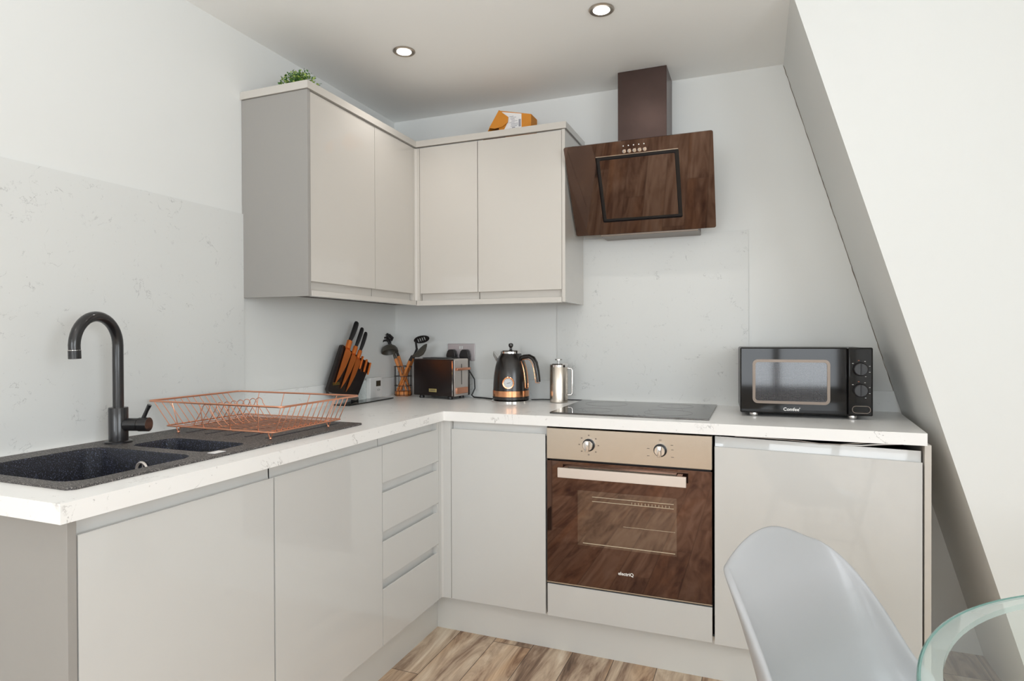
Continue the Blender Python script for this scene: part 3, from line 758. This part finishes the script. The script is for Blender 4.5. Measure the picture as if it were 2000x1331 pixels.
# ladle (leans to the left of the basket)
f0 = V((UX+0.022, UY-0.006, ZT+0.028)); nk = V((0.062, -0.098, 1.098)); u = (nk-f0).normalized()
o = uten('ladle', 'grey ladle with a wooden handle, bowl facing down over the basket edge', f0, nk, None)
hc = V((0.036, -0.115, 1.150))
MB().tube([nk-u*0.004, nk+u*0.018, hc+V((0.026, 0, -0.012))], [0.0085, 0.0075, 0.005], 10).link('neck', M['silicone'], o)
ax = V((0.30, -0.25, -0.92)).normalized()
rg = [(0.0425, 0.026), (0.040, 0.010), (0.032, -0.002), (0.018, -0.010), (0.004, -0.0125)]
rin = [(0.003, -0.0105), (0.017, -0.008), (0.028, 0.0), (0.0365, 0.012), (0.0405, 0.026)]
MB().lathe(rg[::-1][::-1] + rin + [rg[0]], hc + V((0, 0, 0.006)), 28, False, ax).link('bowl', M['silicone'], o)
# pasta server
f0 = V((UX+0.028, UY+0.018, ZT+0.028)); nk = V((0.050, -0.052, 1.108)); u = (nk-f0).normalized()
o = uten('pasta_server', 'black toothed pasta server at the far left of the wire basket', f0, nk, None)
hc = V((-0.004, -0.080, 1.192))
MB().tube([nk-u*0.004, nk+u*0.03, hc+V((0.012, 0.004, -0.012))], [0.008, 0.0065, 0.007], 10).link('neck', M['silicone_dark'], o)
m = MB()
m.tube([hc+V((0.026, 0.004, 0.004)), hc+V((0.006, 0, 0.028)), hc+V((-0.024, -0.004, 0.028))], [0.008, 0.010, 0.007], 10)
m.tube([hc+V((0.022, 0.004, -0.014)), hc+V((0.0, 0, 0.008)), hc+V((-0.020, -0.004, 0.006))], [0.008, 0.009, 0.006], 10)
m.tube([hc+V((0.026, 0.004, -0.002)), hc+V((0.036, 0.004, 0.012)), hc+V((0.016, 0.002, 0.030))], [0.006, 0.006, 0.005], 10)
for k in range(6):
    a = V((-0.028+0.010*k, -0.012, 0.028-0.013*(k % 3)))
    m.tube([hc+a, hc+a+V((-0.018, -0.020, -0.004)), hc+a+V((-0.027, -0.032, -0.022))], [0.0055, 0.005, 0.003], 8)
m.link('head', M['silicone_dark'], o)
# slotted spoon
f0 = V((UX-0.022, UY+0.012, ZT+0.028)); nk = V((0.142, -0.060, 1.100)); u = (nk-f0).normalized()
o = uten('slotted_spoon', 'black slotted spoon with a wooden handle, topmost at the toaster side of the basket', f0, nk, None)
MB().tube([nk-u*0.004, nk+u*0.03, nk+u*0.055], [0.0085, 0.006, 0.006], 10).link('neck', M['silicone_dark'], o)
sp_c = V((0.198, -0.072, 1.196)); lx = V((0.95, -0.05, 0.16)).normalized(); ly = V((0.15, -0.60, 0.52)).normalized(); lz = lx.cross(ly).normalized()
m = MB()
outl = [(0.046*math.cos(2*PI*i/32), 0.027*math.sin(2*PI*i/32)) for i in range(32)]
holes = [[(cx+0.0035*math.cos(a), 0.016*math.sin(a)+cx*0.15) for a in [-2*PI*i/10 for i in range(10)]] for cx in (-0.020, -0.007, 0.006, 0.019)]
m.slab(outl, holes, -0.0015, 0.0015)
m.xf(Matrix(((lx.x, ly.x, lz.x, sp_c.x), (lx.y, ly.y, lz.y, sp_c.y), (lx.z, ly.z, lz.z, sp_c.z), (0, 0, 0, 1))))
m.tube([nk+u*0.050, sp_c-lx*0.036], [0.006, 0.005], 8)
m.link('head', M['silicone_dark'], o)
# solid spoon
f0 = V((UX-0.026, UY-0.014, ZT+0.028)); nk = V((0.150, -0.104, 1.090)); u = (nk-f0).normalized()
o = uten('serving_spoon', 'dark grey solid spoon below the slotted one, leaning over the toaster', f0, nk, None)
MB().tube([nk-u*0.004, nk+u*0.028], [0.0085, 0.006], 10).link('neck', M['silicone_dark'], o)
m = MB(); rings = []
a0 = nk+u*0.024; a1 = V((0.256, -0.120, 1.172)); dd = (a1-a0); L_ = dd.length; dn = dd.normalized(); sd = dn.cross(V((0, -0.8, 0.6))).normalized(); nz_ = dn.cross(sd)
for k, w_, h_ in ((0, 0.006, 0.005), (0.2, 0.012, 0.008), (0.4, 0.021, 0.014), (0.62, 0.026, 0.017), (0.82, 0.021, 0.012), (0.95, 0.010, 0.005), (1, 0.002, 0.001)):
    c_ = a0+dn*L_*k - V((0, 0, 0.012*math.sin(PI*k)))
    rings.append([c_+sd*w_*math.cos(2*PI*i/14)+nz_*h_*math.sin(2*PI*i/14)*(1 if math.sin(2*PI*i/14) > 0 else 0.35) for i in range(14)])
m.loft(rings); m.link('head', M['silicone'], o)
# spare wooden spatula handle crossing
f0 = V((UX-0.008, UY-0.024, ZT+0.028)); nk = V((0.122, -0.048, 1.072))
solo(MB().tube([f0, nk, nk+(nk-f0).normalized()*0.020], [0.0055, 0.008, 0.007], 12), 'wooden_spoon', M['wood'], 'short wooden spoon handle between the leaning utensils in the wire basket', 'utensil', f0, g)

# ------------------------------------------------------------------ toaster
t = thing('toaster', 'black two-slice toaster with steel ends and copper trim in the corner', 'toaster', (0.200, -0.156, ZT), None, R(-9.5), False)
TW, TD, T0, T1 = 0.243, 0.136, 0.014, 0.196
prof = lambda x: None
m = MB().box((0.0, 0, T0), (TW, 0.008, T1-0.004), 0.004); m.box((0, TD-0.008, T0), (TW, TD, T1-0.004), 0.004)
m.link('side_panel', M['satin_black'], t)
m = MB().box((0.003, 0.0085, T0), (TW-0.002, TD-0.0085, T1-0.003), 0.006, 3)
m.link('body', M['pale_steel'], t)
MB().box((TW*0.16, 0.020, T1-0.004), (TW*0.80, 0.058, T1+0.0015), 0.003).box((TW*0.16, TD-0.058, T1-0.004), (TW*0.80, TD-0.020, T1+0.0015), 0.003).link('slot_collar', M['black_plastic'], t)
MB().box((TW-0.0018, TD/2-0.0018, 0.070), (TW-0.0008, TD/2+0.0018, 0.168)).link('lever_slot', M['gap'], t)
lv_ = MB().box((TW-0.001, 0.016, 0.138), (TW+0.013, TD-0.012, 0.150), 0.002).link('lever', M['copper'], t)
MB().box((TW-0.0015, 0.022, 0.026), (TW+0.005, TD-0.022, 0.056), 0.003).link('control_plate', M['copper'], t)
MB().box((TW*0.395, -0.0014, 0.033), (TW*0.585, 0.0005, 0.049), 0.0006).link('badge', M['gold'], t)
m = MB()
for i in range(4): m.box((TW*0.44+i*0.0075, -0.0018, 0.0385), (TW*0.44+i*0.0075+0.0045, -0.0013, 0.0435))
m.link('badge_print', M['print_dark'], t)
MB().box((TW-0.009, -0.0006, T0+0.004), (TW-0.004, 0.001, T1-0.012)).link('edge_trim', M['chrome'], t)
for x, y in ((0.035, 0.022), (TW-0.035, 0.022), (0.035, TD-0.022), (TW-0.035, TD-0.022)):
    MB().lathe([(0.012, 0.0005), (0.013, 0.006), (0.010, 0.016)], (x, y, 0), 16).link('foot', M['black_plastic'], t)

# ------------------------------------------------------------------ socket, plugs, cables
t = thing('wall_socket', 'grey double wall socket behind the toaster and kettle', 'socket', (0.388, 0, 1.13))
MB().box((0.313, -0.008, 1.088), (0.462, -0.001, 1.174), 0.002).link('plate', M['socket_plate'], t)
for x in (0.382, 0.394): MB().box((x-0.004, -0.0105, 1.146), (x+0.004, -0.0082, 1.162), 0.001).link('switch', M['white_plastic'], t)
for x, lab in ((0.345, 'black plug in the socket half nearer the toaster'), (0.418, 'black plug in the socket half nearer the kettle')):
    m = MB().prism([(x-0.025, 1.092), (x+0.025, 1.092), (x+0.026, 1.118), (x+0.019, 1.138), (x+0.010, 1.145), (x-0.010, 1.145), (x-0.019, 1.138), (x-0.026, 1.118)], 1, -0.040, -0.0085, 0.003)
    solo(m, 'electric_plug', M['black_plastic'], lab, 'plug', (x, -0.02, 1.118), 'black plugs in the wall socket')
m = MB().tube([(0.418, -0.030, 1.095), (0.424, -0.036, 1.07), (0.448, -0.040, 1.04), (0.478, -0.045, 1.00), (0.482, -0.048, 0.955), (0.470, -0.060, 0.922), (0.49, -0.075, 0.9145), (0.55, -0.09, 0.914), (0.590, -0.112, 0.914), (0.619, -0.125, 0.9142)], 0.0035, 8)
solo(m, 'power_cable', M['cable'], 'black power cable curling down between the toaster and the kettle', 'cable', (0.47, -0.06, ZT), 'cables on the worktop')
m = MB().tube([(0.79, -0.085, 0.913), (0.83, -0.05, 0.9128), (0.88, -0.035, 0.9128), (0.94, -0.025, 0.9128), (1.01, -0.020, 0.9128), (1.06, -0.020, 0.9128)], 0.0022, 8)
solo(m, 'power_cable', M['cable'], 'thin dark cable along the back of the worktop behind the steel coffee press', 'cable', (0.9, -0.03, ZT), 'cables on the worktop')

# ------------------------------------------------------------------ kettle
KX, KY = 0.713, -0.150
t = thing('kettle', 'matt black jug kettle with copper trim and a round temperature dial', 'kettle', (KX, KY, ZT))
MB().lathe([(0.090, 0.0005), (0.090, 0.006), (0.084, 0.009)], (KX, KY, ZT), 40).link('power_base', M['chrome'], t)
MB().lathe([(0.080, 0.0095), (0.0845, 0.012), (0.0845, 0.024), (0.083, 0.026)], (KX, KY, ZT), 48).link('foot_ring', M['kettle_body'], t)
MB().lathe([(0.0845, 0.0262), (0.0845, 0.052), (0.083, 0.053)], (KX, KY, ZT), 48).link('copper_band', M['rose'], t)
MB().lathe([(0.083, 0.0535), (0.0825, 0.060), (0.0815, 0.085), (0.079, 0.120), (0.0735, 0.155), (0.0655, 0.185), (0.057, 0.205), (0.050, 0.215), (0.048, 0.221)], (KX, KY, ZT), 48).link('body', M['kettle_body'], t)
lid = MB().lathe([(0.0475, 0.2215), (0.0475, 0.230), (0.043, 0.235), (0.024, 0.239), (0.006, 0.240)], (KX, KY, ZT), 40).link('lid', M['chrome'], t)
MB().lathe([(0.006, 0.240), (0.0055, 0.247), (0.0095, 0.252), (0.0115, 0.259), (0.0095, 0.266), (0.003, 0.269)], (KX, KY, ZT), 24).link('lid_knob', M['kettle_body'], lid)
vd = V((0.93, 0.366, 0))      # spout / handle direction across the view
hd_ = V((0.985, -0.17, 0)).normalized()
vr = V((0.93, 0.05, 0)).normalized()
kc = V((KX, KY, ZT))
# spout on the left
rings = []
for k, (o_, z, w_) in enumerate(((0.040, 0.170, 0.026), (0.056, 0.180, 0.024), (0.074, 0.196, 0.017), (0.094, 0.216, 0.007))):
    c_ = kc - hd_*o_ + V((0, 0, z)); sdv = hd_.cross(V((0, 0, 1)))
    rings.append([c_ + sdv*w_, c_ + V((0, 0, -0.004)) + sdv*w_*0.7 - V((0, 0, w_*0.5)), c_ - V((0, 0, w_*1.0)) - hd_*0.002, c_ - sdv*w_*0.7 - V((0, 0, w_*0.5+0.004)), c_ - sdv*w_, c_ - sdv*w_*0.8 + V((0, 0, 0.014)), c_ + sdv*w_*0.8 + V((0, 0, 0.014))])
MB().loft(rings).link('spout', M['chrome'], t)
# handle on the right
P = lambda o_, z: kc + hd_*o_ + V((0, 0, z))
hpts = [P(0.050, 0.196), P(0.072, 0.207), P(0.098, 0.209), P(0.118, 0.200), P(0.131, 0.180), P(0.138, 0.150), P(0.143, 0.120), P(0.146, 0.094)]
ho = MB().tube(hpts, [0.013, 0.0125, 0.012, 0.012, 0.0115, 0.011, 0.0105, 0.0095], 14, flat=(0.85, 1.15)).link('handle', M['kettle_body'], t)
ipts = [P(0.066, 0.192), P(0.076, 0.1945), P(0.096, 0.196), P(0.108, 0.190), P(0.119, 0.174), P(0.126, 0.148), P(0.131, 0.120), P(0.1355, 0.091), P(0.155, 0.091)]
MB().tube([p_ - hd_.cross(V((0,0,1)))*(-0.0085) for p_ in ipts], 0.0019, 8).link('copper_line', M['rose'], ho)
# copper strap down the side with water window
sdv = hd_.cross(V((0, 0, 1)))
strap = MB()
spts = [P(0.044, 0.206), P(0.052, 0.196), P(0.062, 0.185), P(0.070, 0.168), P(0.0765, 0.145), P(0.081, 0.115), P(0.0835, 0.085), P(0.084, 0.066)]
for sgn in (-1, 1): strap.tube([p_ + sdv*0.012*sgn for p_ in spts], 0.0026, 8)
strap.tube([spts[-1]+sdv*0.012, spts[-1]+V((0, 0, -0.004)), spts[-1]-sdv*0.012], 0.0026, 8)
strap.link('copper_strap', M['rose'], t)
MB().tube([p_*1.0 for p_ in spts[2:-1]], 0.009, 10, flat=(0.5, 1.0)).link('water_gauge', M['silicone'], t)
# dial facing the viewer
dv = V((-0.30, -0.954, 0)).normalized()
dv = Matrix.Rotation(R(14), 4, 'Z') @ V((0.378*0 - 0.02, -1, 0)).normalized()
dc = kc + dv*0.0785 + V((0, 0, 0.090))
dd_ = MB().lathe([(0.0275, -0.004), (0.0275, 0.003), (0.0255, 0.0045), (0.0215, 0.004), (0.0205, 0.001)], dc, 36, True, dv).link('dial_rim', M['rose'], t)
MB().lathe([(0.0205, 0.001), (0.0205, 0.0046)], dc, 32, True, dv).link('dial_face', M['dial_face'], dd_)
sv = dv.cross(V((0, 0, 1)))
m = MB()
m.tube([dc+dv*0.0052-sv*0.010+V((0,0,0.002)), dc+dv*0.0052+sv*0.006-V((0,0,0.002))], 0.0009, 6)
for k in range(10):
    a = R(210 - k*26.6)
    m.tube([dc+dv*0.005+sv*0.015*math.cos(a)+V((0,0,0.015*math.sin(a))), dc+dv*0.005+sv*0.018*math.cos(a)+V((0,0,0.018*math.sin(a)))], 0.0006, 5)
m.link('dial_markings', M['print_dark'], dd_)

# ------------------------------------------------------------------ coffee press
CX, CY, CR = 0.934, -0.118, 0.041
t = thing('coffee_press', 'brushed steel cylindrical coffee press beside the kettle, at the edge of the hob splashback', 'coffee press', (CX, CY, ZT))
MB().lathe([(CR-0.002, 0.0005), (CR, 0.003), (CR, 0.168), (CR-0.001, 0.170)], (CX, CY, ZT), 40).link('body', M['steel'], t)
ld = MB().lathe([(CR+0.0008, 0.1605), (CR+0.0008, 0.171), (CR-0.004, 0.176), (0.004, 0.1765)], (CX, CY, ZT), 40).link('lid', M['chrome'], t)
m = MB().cyl((CX, CY, ZT+0.176), (CX, CY, ZT+0.190), 0.0035); m.lathe([(0.006, 0.189), (0.017, 0.191), (0.017, 0.196), (0.010, 0.199)], (CX, CY, ZT), 24)
m.link('plunger_knob', M['chrome'], ld)
hx = V((0.88, 0.20, 0)).normalized(); cc = V((CX, CY, ZT))
MB().tube([cc+hx*(CR-0.002)+V((0,0,0.155)), cc+hx*(CR+0.016)+V((0,0,0.153)), cc+hx*(CR+0.020)+V((0,0,0.145)), cc+hx*(CR+0.020)+V((0,0,0.042)), cc+hx*(CR+0.016)+V((0,0,0.035)), cc+hx*(CR-0.002)+V((0,0,0.034))], 0.0042, 12).link('handle', M['chrome'], t)

# ------------------------------------------------------------------ hob
t = thing('hob', 'black glass ceramic hob set flush on the worktop above the oven', 'hob', (1.32, -0.29, ZT))
hg = MB().box((1.022, -0.525, ZT+0.0005), (1.612, -0.035, ZT+0.006), 0.0012).link('glass', M['hob_glass'], t)
for x, y, r_ in ((1.165, -0.170, 0.09), (1.170, -0.405, 0.072), (1.455, -0.165, 0.072), (1.455, -0.395, 0.09)):
    MB().tube([(x+r_*math.cos(2*PI*i/48), y+r_*math.sin(2*PI*i/48), ZT+0.0060) for i in range(48)], 0.0003, 4, True).link('cooking_zone', M['ring_print'], hg)
m = MB()
for i in range(6): m.box((1.28+i*0.02, -0.508, ZT+0.0060), (1.287+i*0.02, -0.503, ZT+0.0063))
m.link('touch_controls', M['ring_print'], hg)

# ------------------------------------------------------------------ extractor hood
t = thing('extractor_hood', 'angled black glass extractor hood with a dark metal chimney above the hob', 'extractor hood', (1.322, 0, 1.65))
ch = MB().box((1.219, -0.178, 1.93), (1.423, -0.002, H-0.001), 0.001).link('chimney', M['hood_metal'], t)
nrm = V((0, -0.335, -0.2)).normalized(); 
top = V((1.322, -0.350, 1.987)); bot = V((1.322, -0.150, 1.652)); upv = (top-bot).normalized(); LEN = (top-bot).length; mid = (top+bot)/2
nrm = V((1, 0, 0)).cross(upv)
if nrm.y > 0: nrm = -nrm
HM = Matrix(((1, upv.x, nrm.x, mid.x), (0, upv.y, nrm.y, mid.y), (0, upv.z, nrm.z, mid.z), (0, 0, 0, 1)))
hw = 0.294
m = MB(); m.slab(rrect(-hw, -LEN/2, hw, LEN/2, 0.008, 4), [rrect(-0.167, -0.141, 0.165, 0.142, 0.008, 4)[::-1]], -0.006, 0); m.xf(HM)
gl = m.link('glass_front', M['hood_glass'], t)
m = MB(); m.slab(rrect(-0.151, -0.125, 0.149, 0.126, 0.004, 3), [], -0.007, 0.001); m.xf(HM); m.link('filter_cover', M['hood_glass'], t)
m = MB(); m.box((-0.167, -0.141, -0.03), (0.165, 0.142, -0.012)); m.xf(HM); m.link('recess', M['black_plastic'], t)
m = MB()
for a, b_ in (((-0.165, 0.140), (0.163, 0.1425)),): m.box((a[0], a[1], -0.001), (b_[0], b_[1], 0.0006))
m.xf(HM); m.link('chrome_edge', M['chrome'], t)
# housing behind the glass (wedge)
m = MB().prism([(-0.002, 1.66), (-0.125, 1.66), (-0.312, 1.965), (-0.20, 1.975), (-0.002, 1.975)], 0, 1.135, 1.545)
m.link('housing', M['hood_metal'], t)
MB().box((1.135, -0.145, 1.645), (1.545, -0.010, 1.6595), 0.001).link('bottom_cover', M['mw_frame'], t)
for i in range(5):
    x = -0.046 + i*0.0205
    m = MB(); m.lathe([(0.0075, 0), (0.0075, 0.004), (0.0045, 0.0045)], (x, 0.154, 0), 20); m.xf(HM); m.link('button', M['chrome'], gl)
    m = MB(); m.lathe([(0.0024, 0.0002), (0.0024, 0.0008)], (x-0.002, 0.175, 0), 12); m.xf(HM); m.link('button_icon', M['print_white'], gl)

# ------------------------------------------------------------------ microwave
t = thing('microwave', 'black countertop microwave with two dials standing beside the sloping wall', 'microwave', (1.712, -0.352, ZT), None, R(3.0), False)
MWW, MWD, m0, m1 = 0.438, 0.315, 0.014, 0.256
MB().box((0.002, 0.022, m0), (MWW-0.002, MWD, m1-0.002), 0.006).link('body', M['black_plastic'], t)
dr = MB().box((0, 0, m0), (0.3575, 0.0215, m1), 0.005, 3).link('door', M['shiny_black'], t)
cp = MB().box((0.3595, 0, m0), (MWW, 0.0215, m1), 0.005, 3).link('control_panel', M['shiny_black'], t)
WX0, WX1, WZ0_, WZ1_ = 0.043, 0.302, 0.050, 0.212
xz = Matrix(((1,0,0,0),(0,0,-1,0),(0,1,0,0),(0,0,0,1)))
m = MB(); m.slab(rrect(WX0, WZ0_, WX1, WZ1_, 0.018, 6), [rrect(WX0+0.010, WZ0_+0.010, WX1-0.010, WZ1_-0.010, 0.010, 6)[::-1]], 0.0003, 0.0035); m.xf(xz)
m.link('window_frame', M['mw_frame'], dr)
m = MB(); m.slab(rrect(WX0+0.0102, WZ0_+0.0102, WX1-0.0102, WZ1_-0.0102, 0.010, 6), [], 0.0003, 0.0012); m.xf(xz)
m.link('window', M['mw_window'], dr)
for z in (0.180, 0.105):
    kb = MB().lathe([(0.024, 0), (0.0245, 0.003), (0.0225, 0.014), (0.020, 0.016)], (0.398, 0, z), 32, True, (0, -1, 0)); kb.box((0.396, -0.019, z-0.020), (0.400, -0.0155, z+0.020), 0.001)
    kb.link('dial', M['black_plastic'], cp)
    for a, mt in ((20, 'print_white'), (62, 'print_white'), (-20, 'print_white'), (100, 'print_orange'), (-58, 'print_white'), (140, 'print_white')):
        cx, cz = 0.398+0.031*math.cos(R(a)), z+0.031*math.sin(R(a))
        if cx < MWW-0.004:
            MB().box((cx-0.0022, -0.0006, cz-0.0008), (cx+0.0022, -0.0001, cz+0.0008)).link('dial_mark', M[mt], cp)
m = MB(); m.slab(rrect(0.372, 0.024, 0.430, 0.050, 0.012, 6), [rrect(0.3735, 0.0255, 0.4285, 0.0485, 0.0105, 6)[::-1]], 0.0003, 0.0015); m.xf(xz); m.link('door_button', M['mw_frame'], cp)
text_mesh("Comfee'", 0.0165, 0.0002, 'lettering', M['print_white'], dr, Matrix.Translation((0.176, -0.0006, 0.030)) @ mrot, 0.0003)
for x, y in ((0.05, 0.03), (MWW-0.06, 0.03), (0.05, MWD-0.04), (MWW-0.06, MWD-0.04)):
    MB().lathe([(0.014, 0.0005), (0.016, 0.007), (0.014, 0.0145)], (x, y, 0), 16).link('foot', M['chrome'], t)

# ------------------------------------------------------------------ plant on the cabinets
t = thing('potted_plant', 'small bushy artificial green plant on top of the upper cabinet end', 'plant', (0.195, -0.955, 2.083))
MB().lathe([(0.030, 0.0005), (0.036, 0.030), (0.036, 0.034), (0.030, 0.034)], (0.195, -0.955, 2.083), 24).link('pot', M['pot'], t)
rnd = random.Random(11)
la, lb_ = MB(), MB()
stems = MB()
for i in range(150):
    a = rnd.uniform(0, 2*PI); el = rnd.uniform(0.0, PI/2)
    rad = rnd.uniform(0.72, 1.0)
    d = V((math.cos(a)*math.cos(el)*0.090, math.sin(a)*math.cos(el)*0.080, 0.010+math.sin(el)*0.072))*rad
    base = V((0.195, -0.955, 2.116)); tip = base + d
    stems.tube([base+d*0.1, base+d*0.6+V((0,0,0.006)), tip], 0.0005, 4)
    for k in range(9):
        c_ = base + d*(0.30+0.085*k) + V([rnd.uniform(-0.004, 0.004) for _ in range(3)])
        u_ = V([rnd.uniform(-1, 1) for _ in range(3)]).normalized(); w_ = u_.orthogonal().normalized(); s_ = rnd.uniform(0.006, 0.0105)
        tgt = lb_ if rnd.random() < 0.35*(0.2+0.12*k) else la
        vs = [tgt.b.verts.new(c_ + q) for q in (V((0,0,0)), u_*s_*0.5+w_*s_*0.42, u_*s_*1.15, u_*s_*0.5-w_*s_*0.42)]
        tgt.b.faces.new(vs)
stems.link('stems', M['leaf'], t); la.link('foliage', M['leaf'], t, flat=True); lb_.link('foliage', M['leaf_light'], t, flat=True)

# ------------------------------------------------------------------ cardboard box on the cabinets
t = thing('cardboard_box', 'opened orange cardboard parcel box with a white label on top of the cabinets', 'box', (0.74, -0.2, 2.084))
MB().prism([(0.745, 2.0845), (0.848, 2.0845), (0.850, 2.186), (0.697, 2.221), (0.697, 2.125)], 1, -0.245, -0.165).link('carton', M['card'], t)
MB().prism([(0.700, 2.222), (0.6975, 2.222), (0.612, 2.0845), (0.6155, 2.0845)], 1, -0.248, -0.165).link('side_flap', M['card'], t)
MB().prism([(0.625, 2.0845), (0.744, 2.0845), (0.744, 2.140), (0.696, 2.150), (0.655, 2.142)], 1, -0.215, -0.185).link('inner_flap', M['card_in'], t)
MB().prism([(0.700, 2.220), (0.745, 2.184), (0.742, 2.160), (0.715, 2.144), (0.680, 2.140), (0.652, 2.146)], 1, -0.2535, -0.2505).link('front_flap', M['card'], t)
lb2 = MB().prism([(0.712, 2.2125), (0.805, 2.193), (0.805, 2.128), (0.722, 2.132), (0.738, 2.16)], 1, -0.2465, -0.2452).link('paper_label', M['paper'], t)
m = MB(); rnd = random.Random(5)
for i in range(9):
    z = 2.142 + i*0.0055; x = 0.748 + rnd.uniform(0, 0.01)
    m.box((x, -0.2471, z), (x+rnd.uniform(0.015, 0.035), -0.2466, z+0.0018))
m.box((0.760, -0.2471, 2.1345), (0.775, -0.2466, 2.1385)); m.box((0.792, -0.2471, 2.138), (0.802, -0.2466, 2.170))
m.link('label_print', mat('label_grey_print', sr(150, 150, 158), 0.6), lb2)

# ------------------------------------------------------------------ glass table
TX, TY, TR = 2.567, -1.951, 0.607
t = thing('glass_table', 'round clear glass dining table beside the grey chair', 'table', (TX, TY, 0))
m = MB(); m.lathe([(TR-0.028, 0.740), (TR-0.028, 0.750)], (TX, TY, 0), 128, True)
m.link('table_top', M['table_glass'], t)
MB().lathe([(TR-0.0278, 0.7402), (TR-0.001, 0.7402), (TR-0.0005, 0.7465), (TR-0.0278, 0.7498), (TR-0.0278, 0.7402)], (TX, TY, 0), 128, False).link('bevelled_edge', M['bevel_glass'], t)
MB().tube([(TX+(TR-0.0006)*math.cos(2*PI*i/128), TY+(TR-0.0006)*math.sin(2*PI*i/128), 0.745) for i in range(128)], 0.0030, 8, True).link('glass_rim', M['glass_edge'], t)
for k in range(4):
    a = R(20 + 90*k)
    MB().tube([(TX+0.36*math.cos(a), TY+0.36*math.sin(a), 0.001), (TX+0.20*math.cos(a), TY+0.20*math.sin(a), 0.739)], [0.012, 0.018], 12).link('leg', M['wood_leg'], t)

# ------------------------------------------------------------------ chair
def make_chair(name, label, loc, rz):
    t = thing(name, label, 'chair', loc, None, rz, False)
    # profile along v: (forward x, height z, half width, edge curl)
    prof = [(0.225, 0.425, 0.195, 0.010), (0.19, 0.440, 0.215, 0.022), (0.10, 0.432, 0.228, 0.045), (0.0, 0.425, 0.230, 0.070), (-0.09, 0.435, 0.228, 0.095),
            (-0.150, 0.475, 0.224, 0.115), (-0.185, 0.54, 0.212, 0.105), (-0.210, 0.62, 0.202, 0.085), (-0.235, 0.70, 0.190, 0.060), (-0.262, 0.775, 0.172, 0.036), (-0.282, 0.822, 0.148, 0.018)]
    NU = 17; grid = []
    n = len(prof)
    for j, (px, pz, hw_, curl) in enumerate(prof):
        a = prof[max(0, j-1)]; b_ = prof[min(n-1, j+1)]
        tx, tz = b_[0]-a[0], b_[1]-a[1]; l_ = math.hypot(tx, tz); nx, nz = -tz/l_, tx/l_
        if nx < 0 and abs(nz) < 0.7 or nz < 0: nx, nz = -nx, -nz
        if j >= 5: nx, nz = abs(nx), abs(nz)
        row = []
        for i in range(NU):
            u_ = -1 + 2*i/(NU-1)
            c_ = curl*(abs(u_)**2.4)
            drop = 0
            if j >= n-3: drop = (1-math.cos(PI*min(1, abs(u_)*1.05)))/2*(0.050, 0.026, 0.008)[n-1-j]
            row.append((px + nx*c_, hw_*math.sin(u_*PI/2*0.92)/math.sin(PI/2*0.92)*(1.0), pz + nz*c_*(1.0 if j < 6 else 0.6) - drop))
        grid.append(row)
    m = MB(); vs = [[m.b.verts.new(p) for p in r_] for r_ in grid]
    for j in range(n-1):
        for i in range(NU-1): m.b.faces.new((vs[j][i], vs[j][i+1], vs[j+1][i+1], vs[j+1][i]))
    sh = m.link('shell', M['chair'], t, angle=80)
    so = sh.modifiers.new('thickness', 'SOLIDIFY'); so.thickness = 0.015; so.offset = 0
    su = sh.modifiers.new('smooth', 'SUBSURF'); su.levels = 2; su.render_levels = 2
    cu = MB().lathe([(0.02, 0.0), (0.185, 0.004), (0.195, 0.018), (0.16, 0.034), (0.02, 0.040)], (0.02, 0, 0.432), 32)
    cu.link('seat_pad', M['chair'], t)
    for sx, sy in ((1, 1), (1, -1), (-1, 1), (-1, -1)):
        MB().tube([(sx*0.215, sy*0.215, 0.001), (sx*0.11+0.0, sy*0.11, 0.412)], [0.010, 0.015], 12).link('leg', M['wood_leg'], t)
    MB().tube([(-0.15, -0.15, 0.25), (0.15, 0.15, 0.25)], 0.005, 8).tube([(-0.15, 0.15, 0.262), (0.15, -0.15, 0.262)], 0.005, 8).link('cross_brace', M['black_metal'], t)
    return t
make_chair('dining_chair', 'grey moulded plastic dining chair turned towards the glass table', (2.014, -1.615, 0), R(-35))
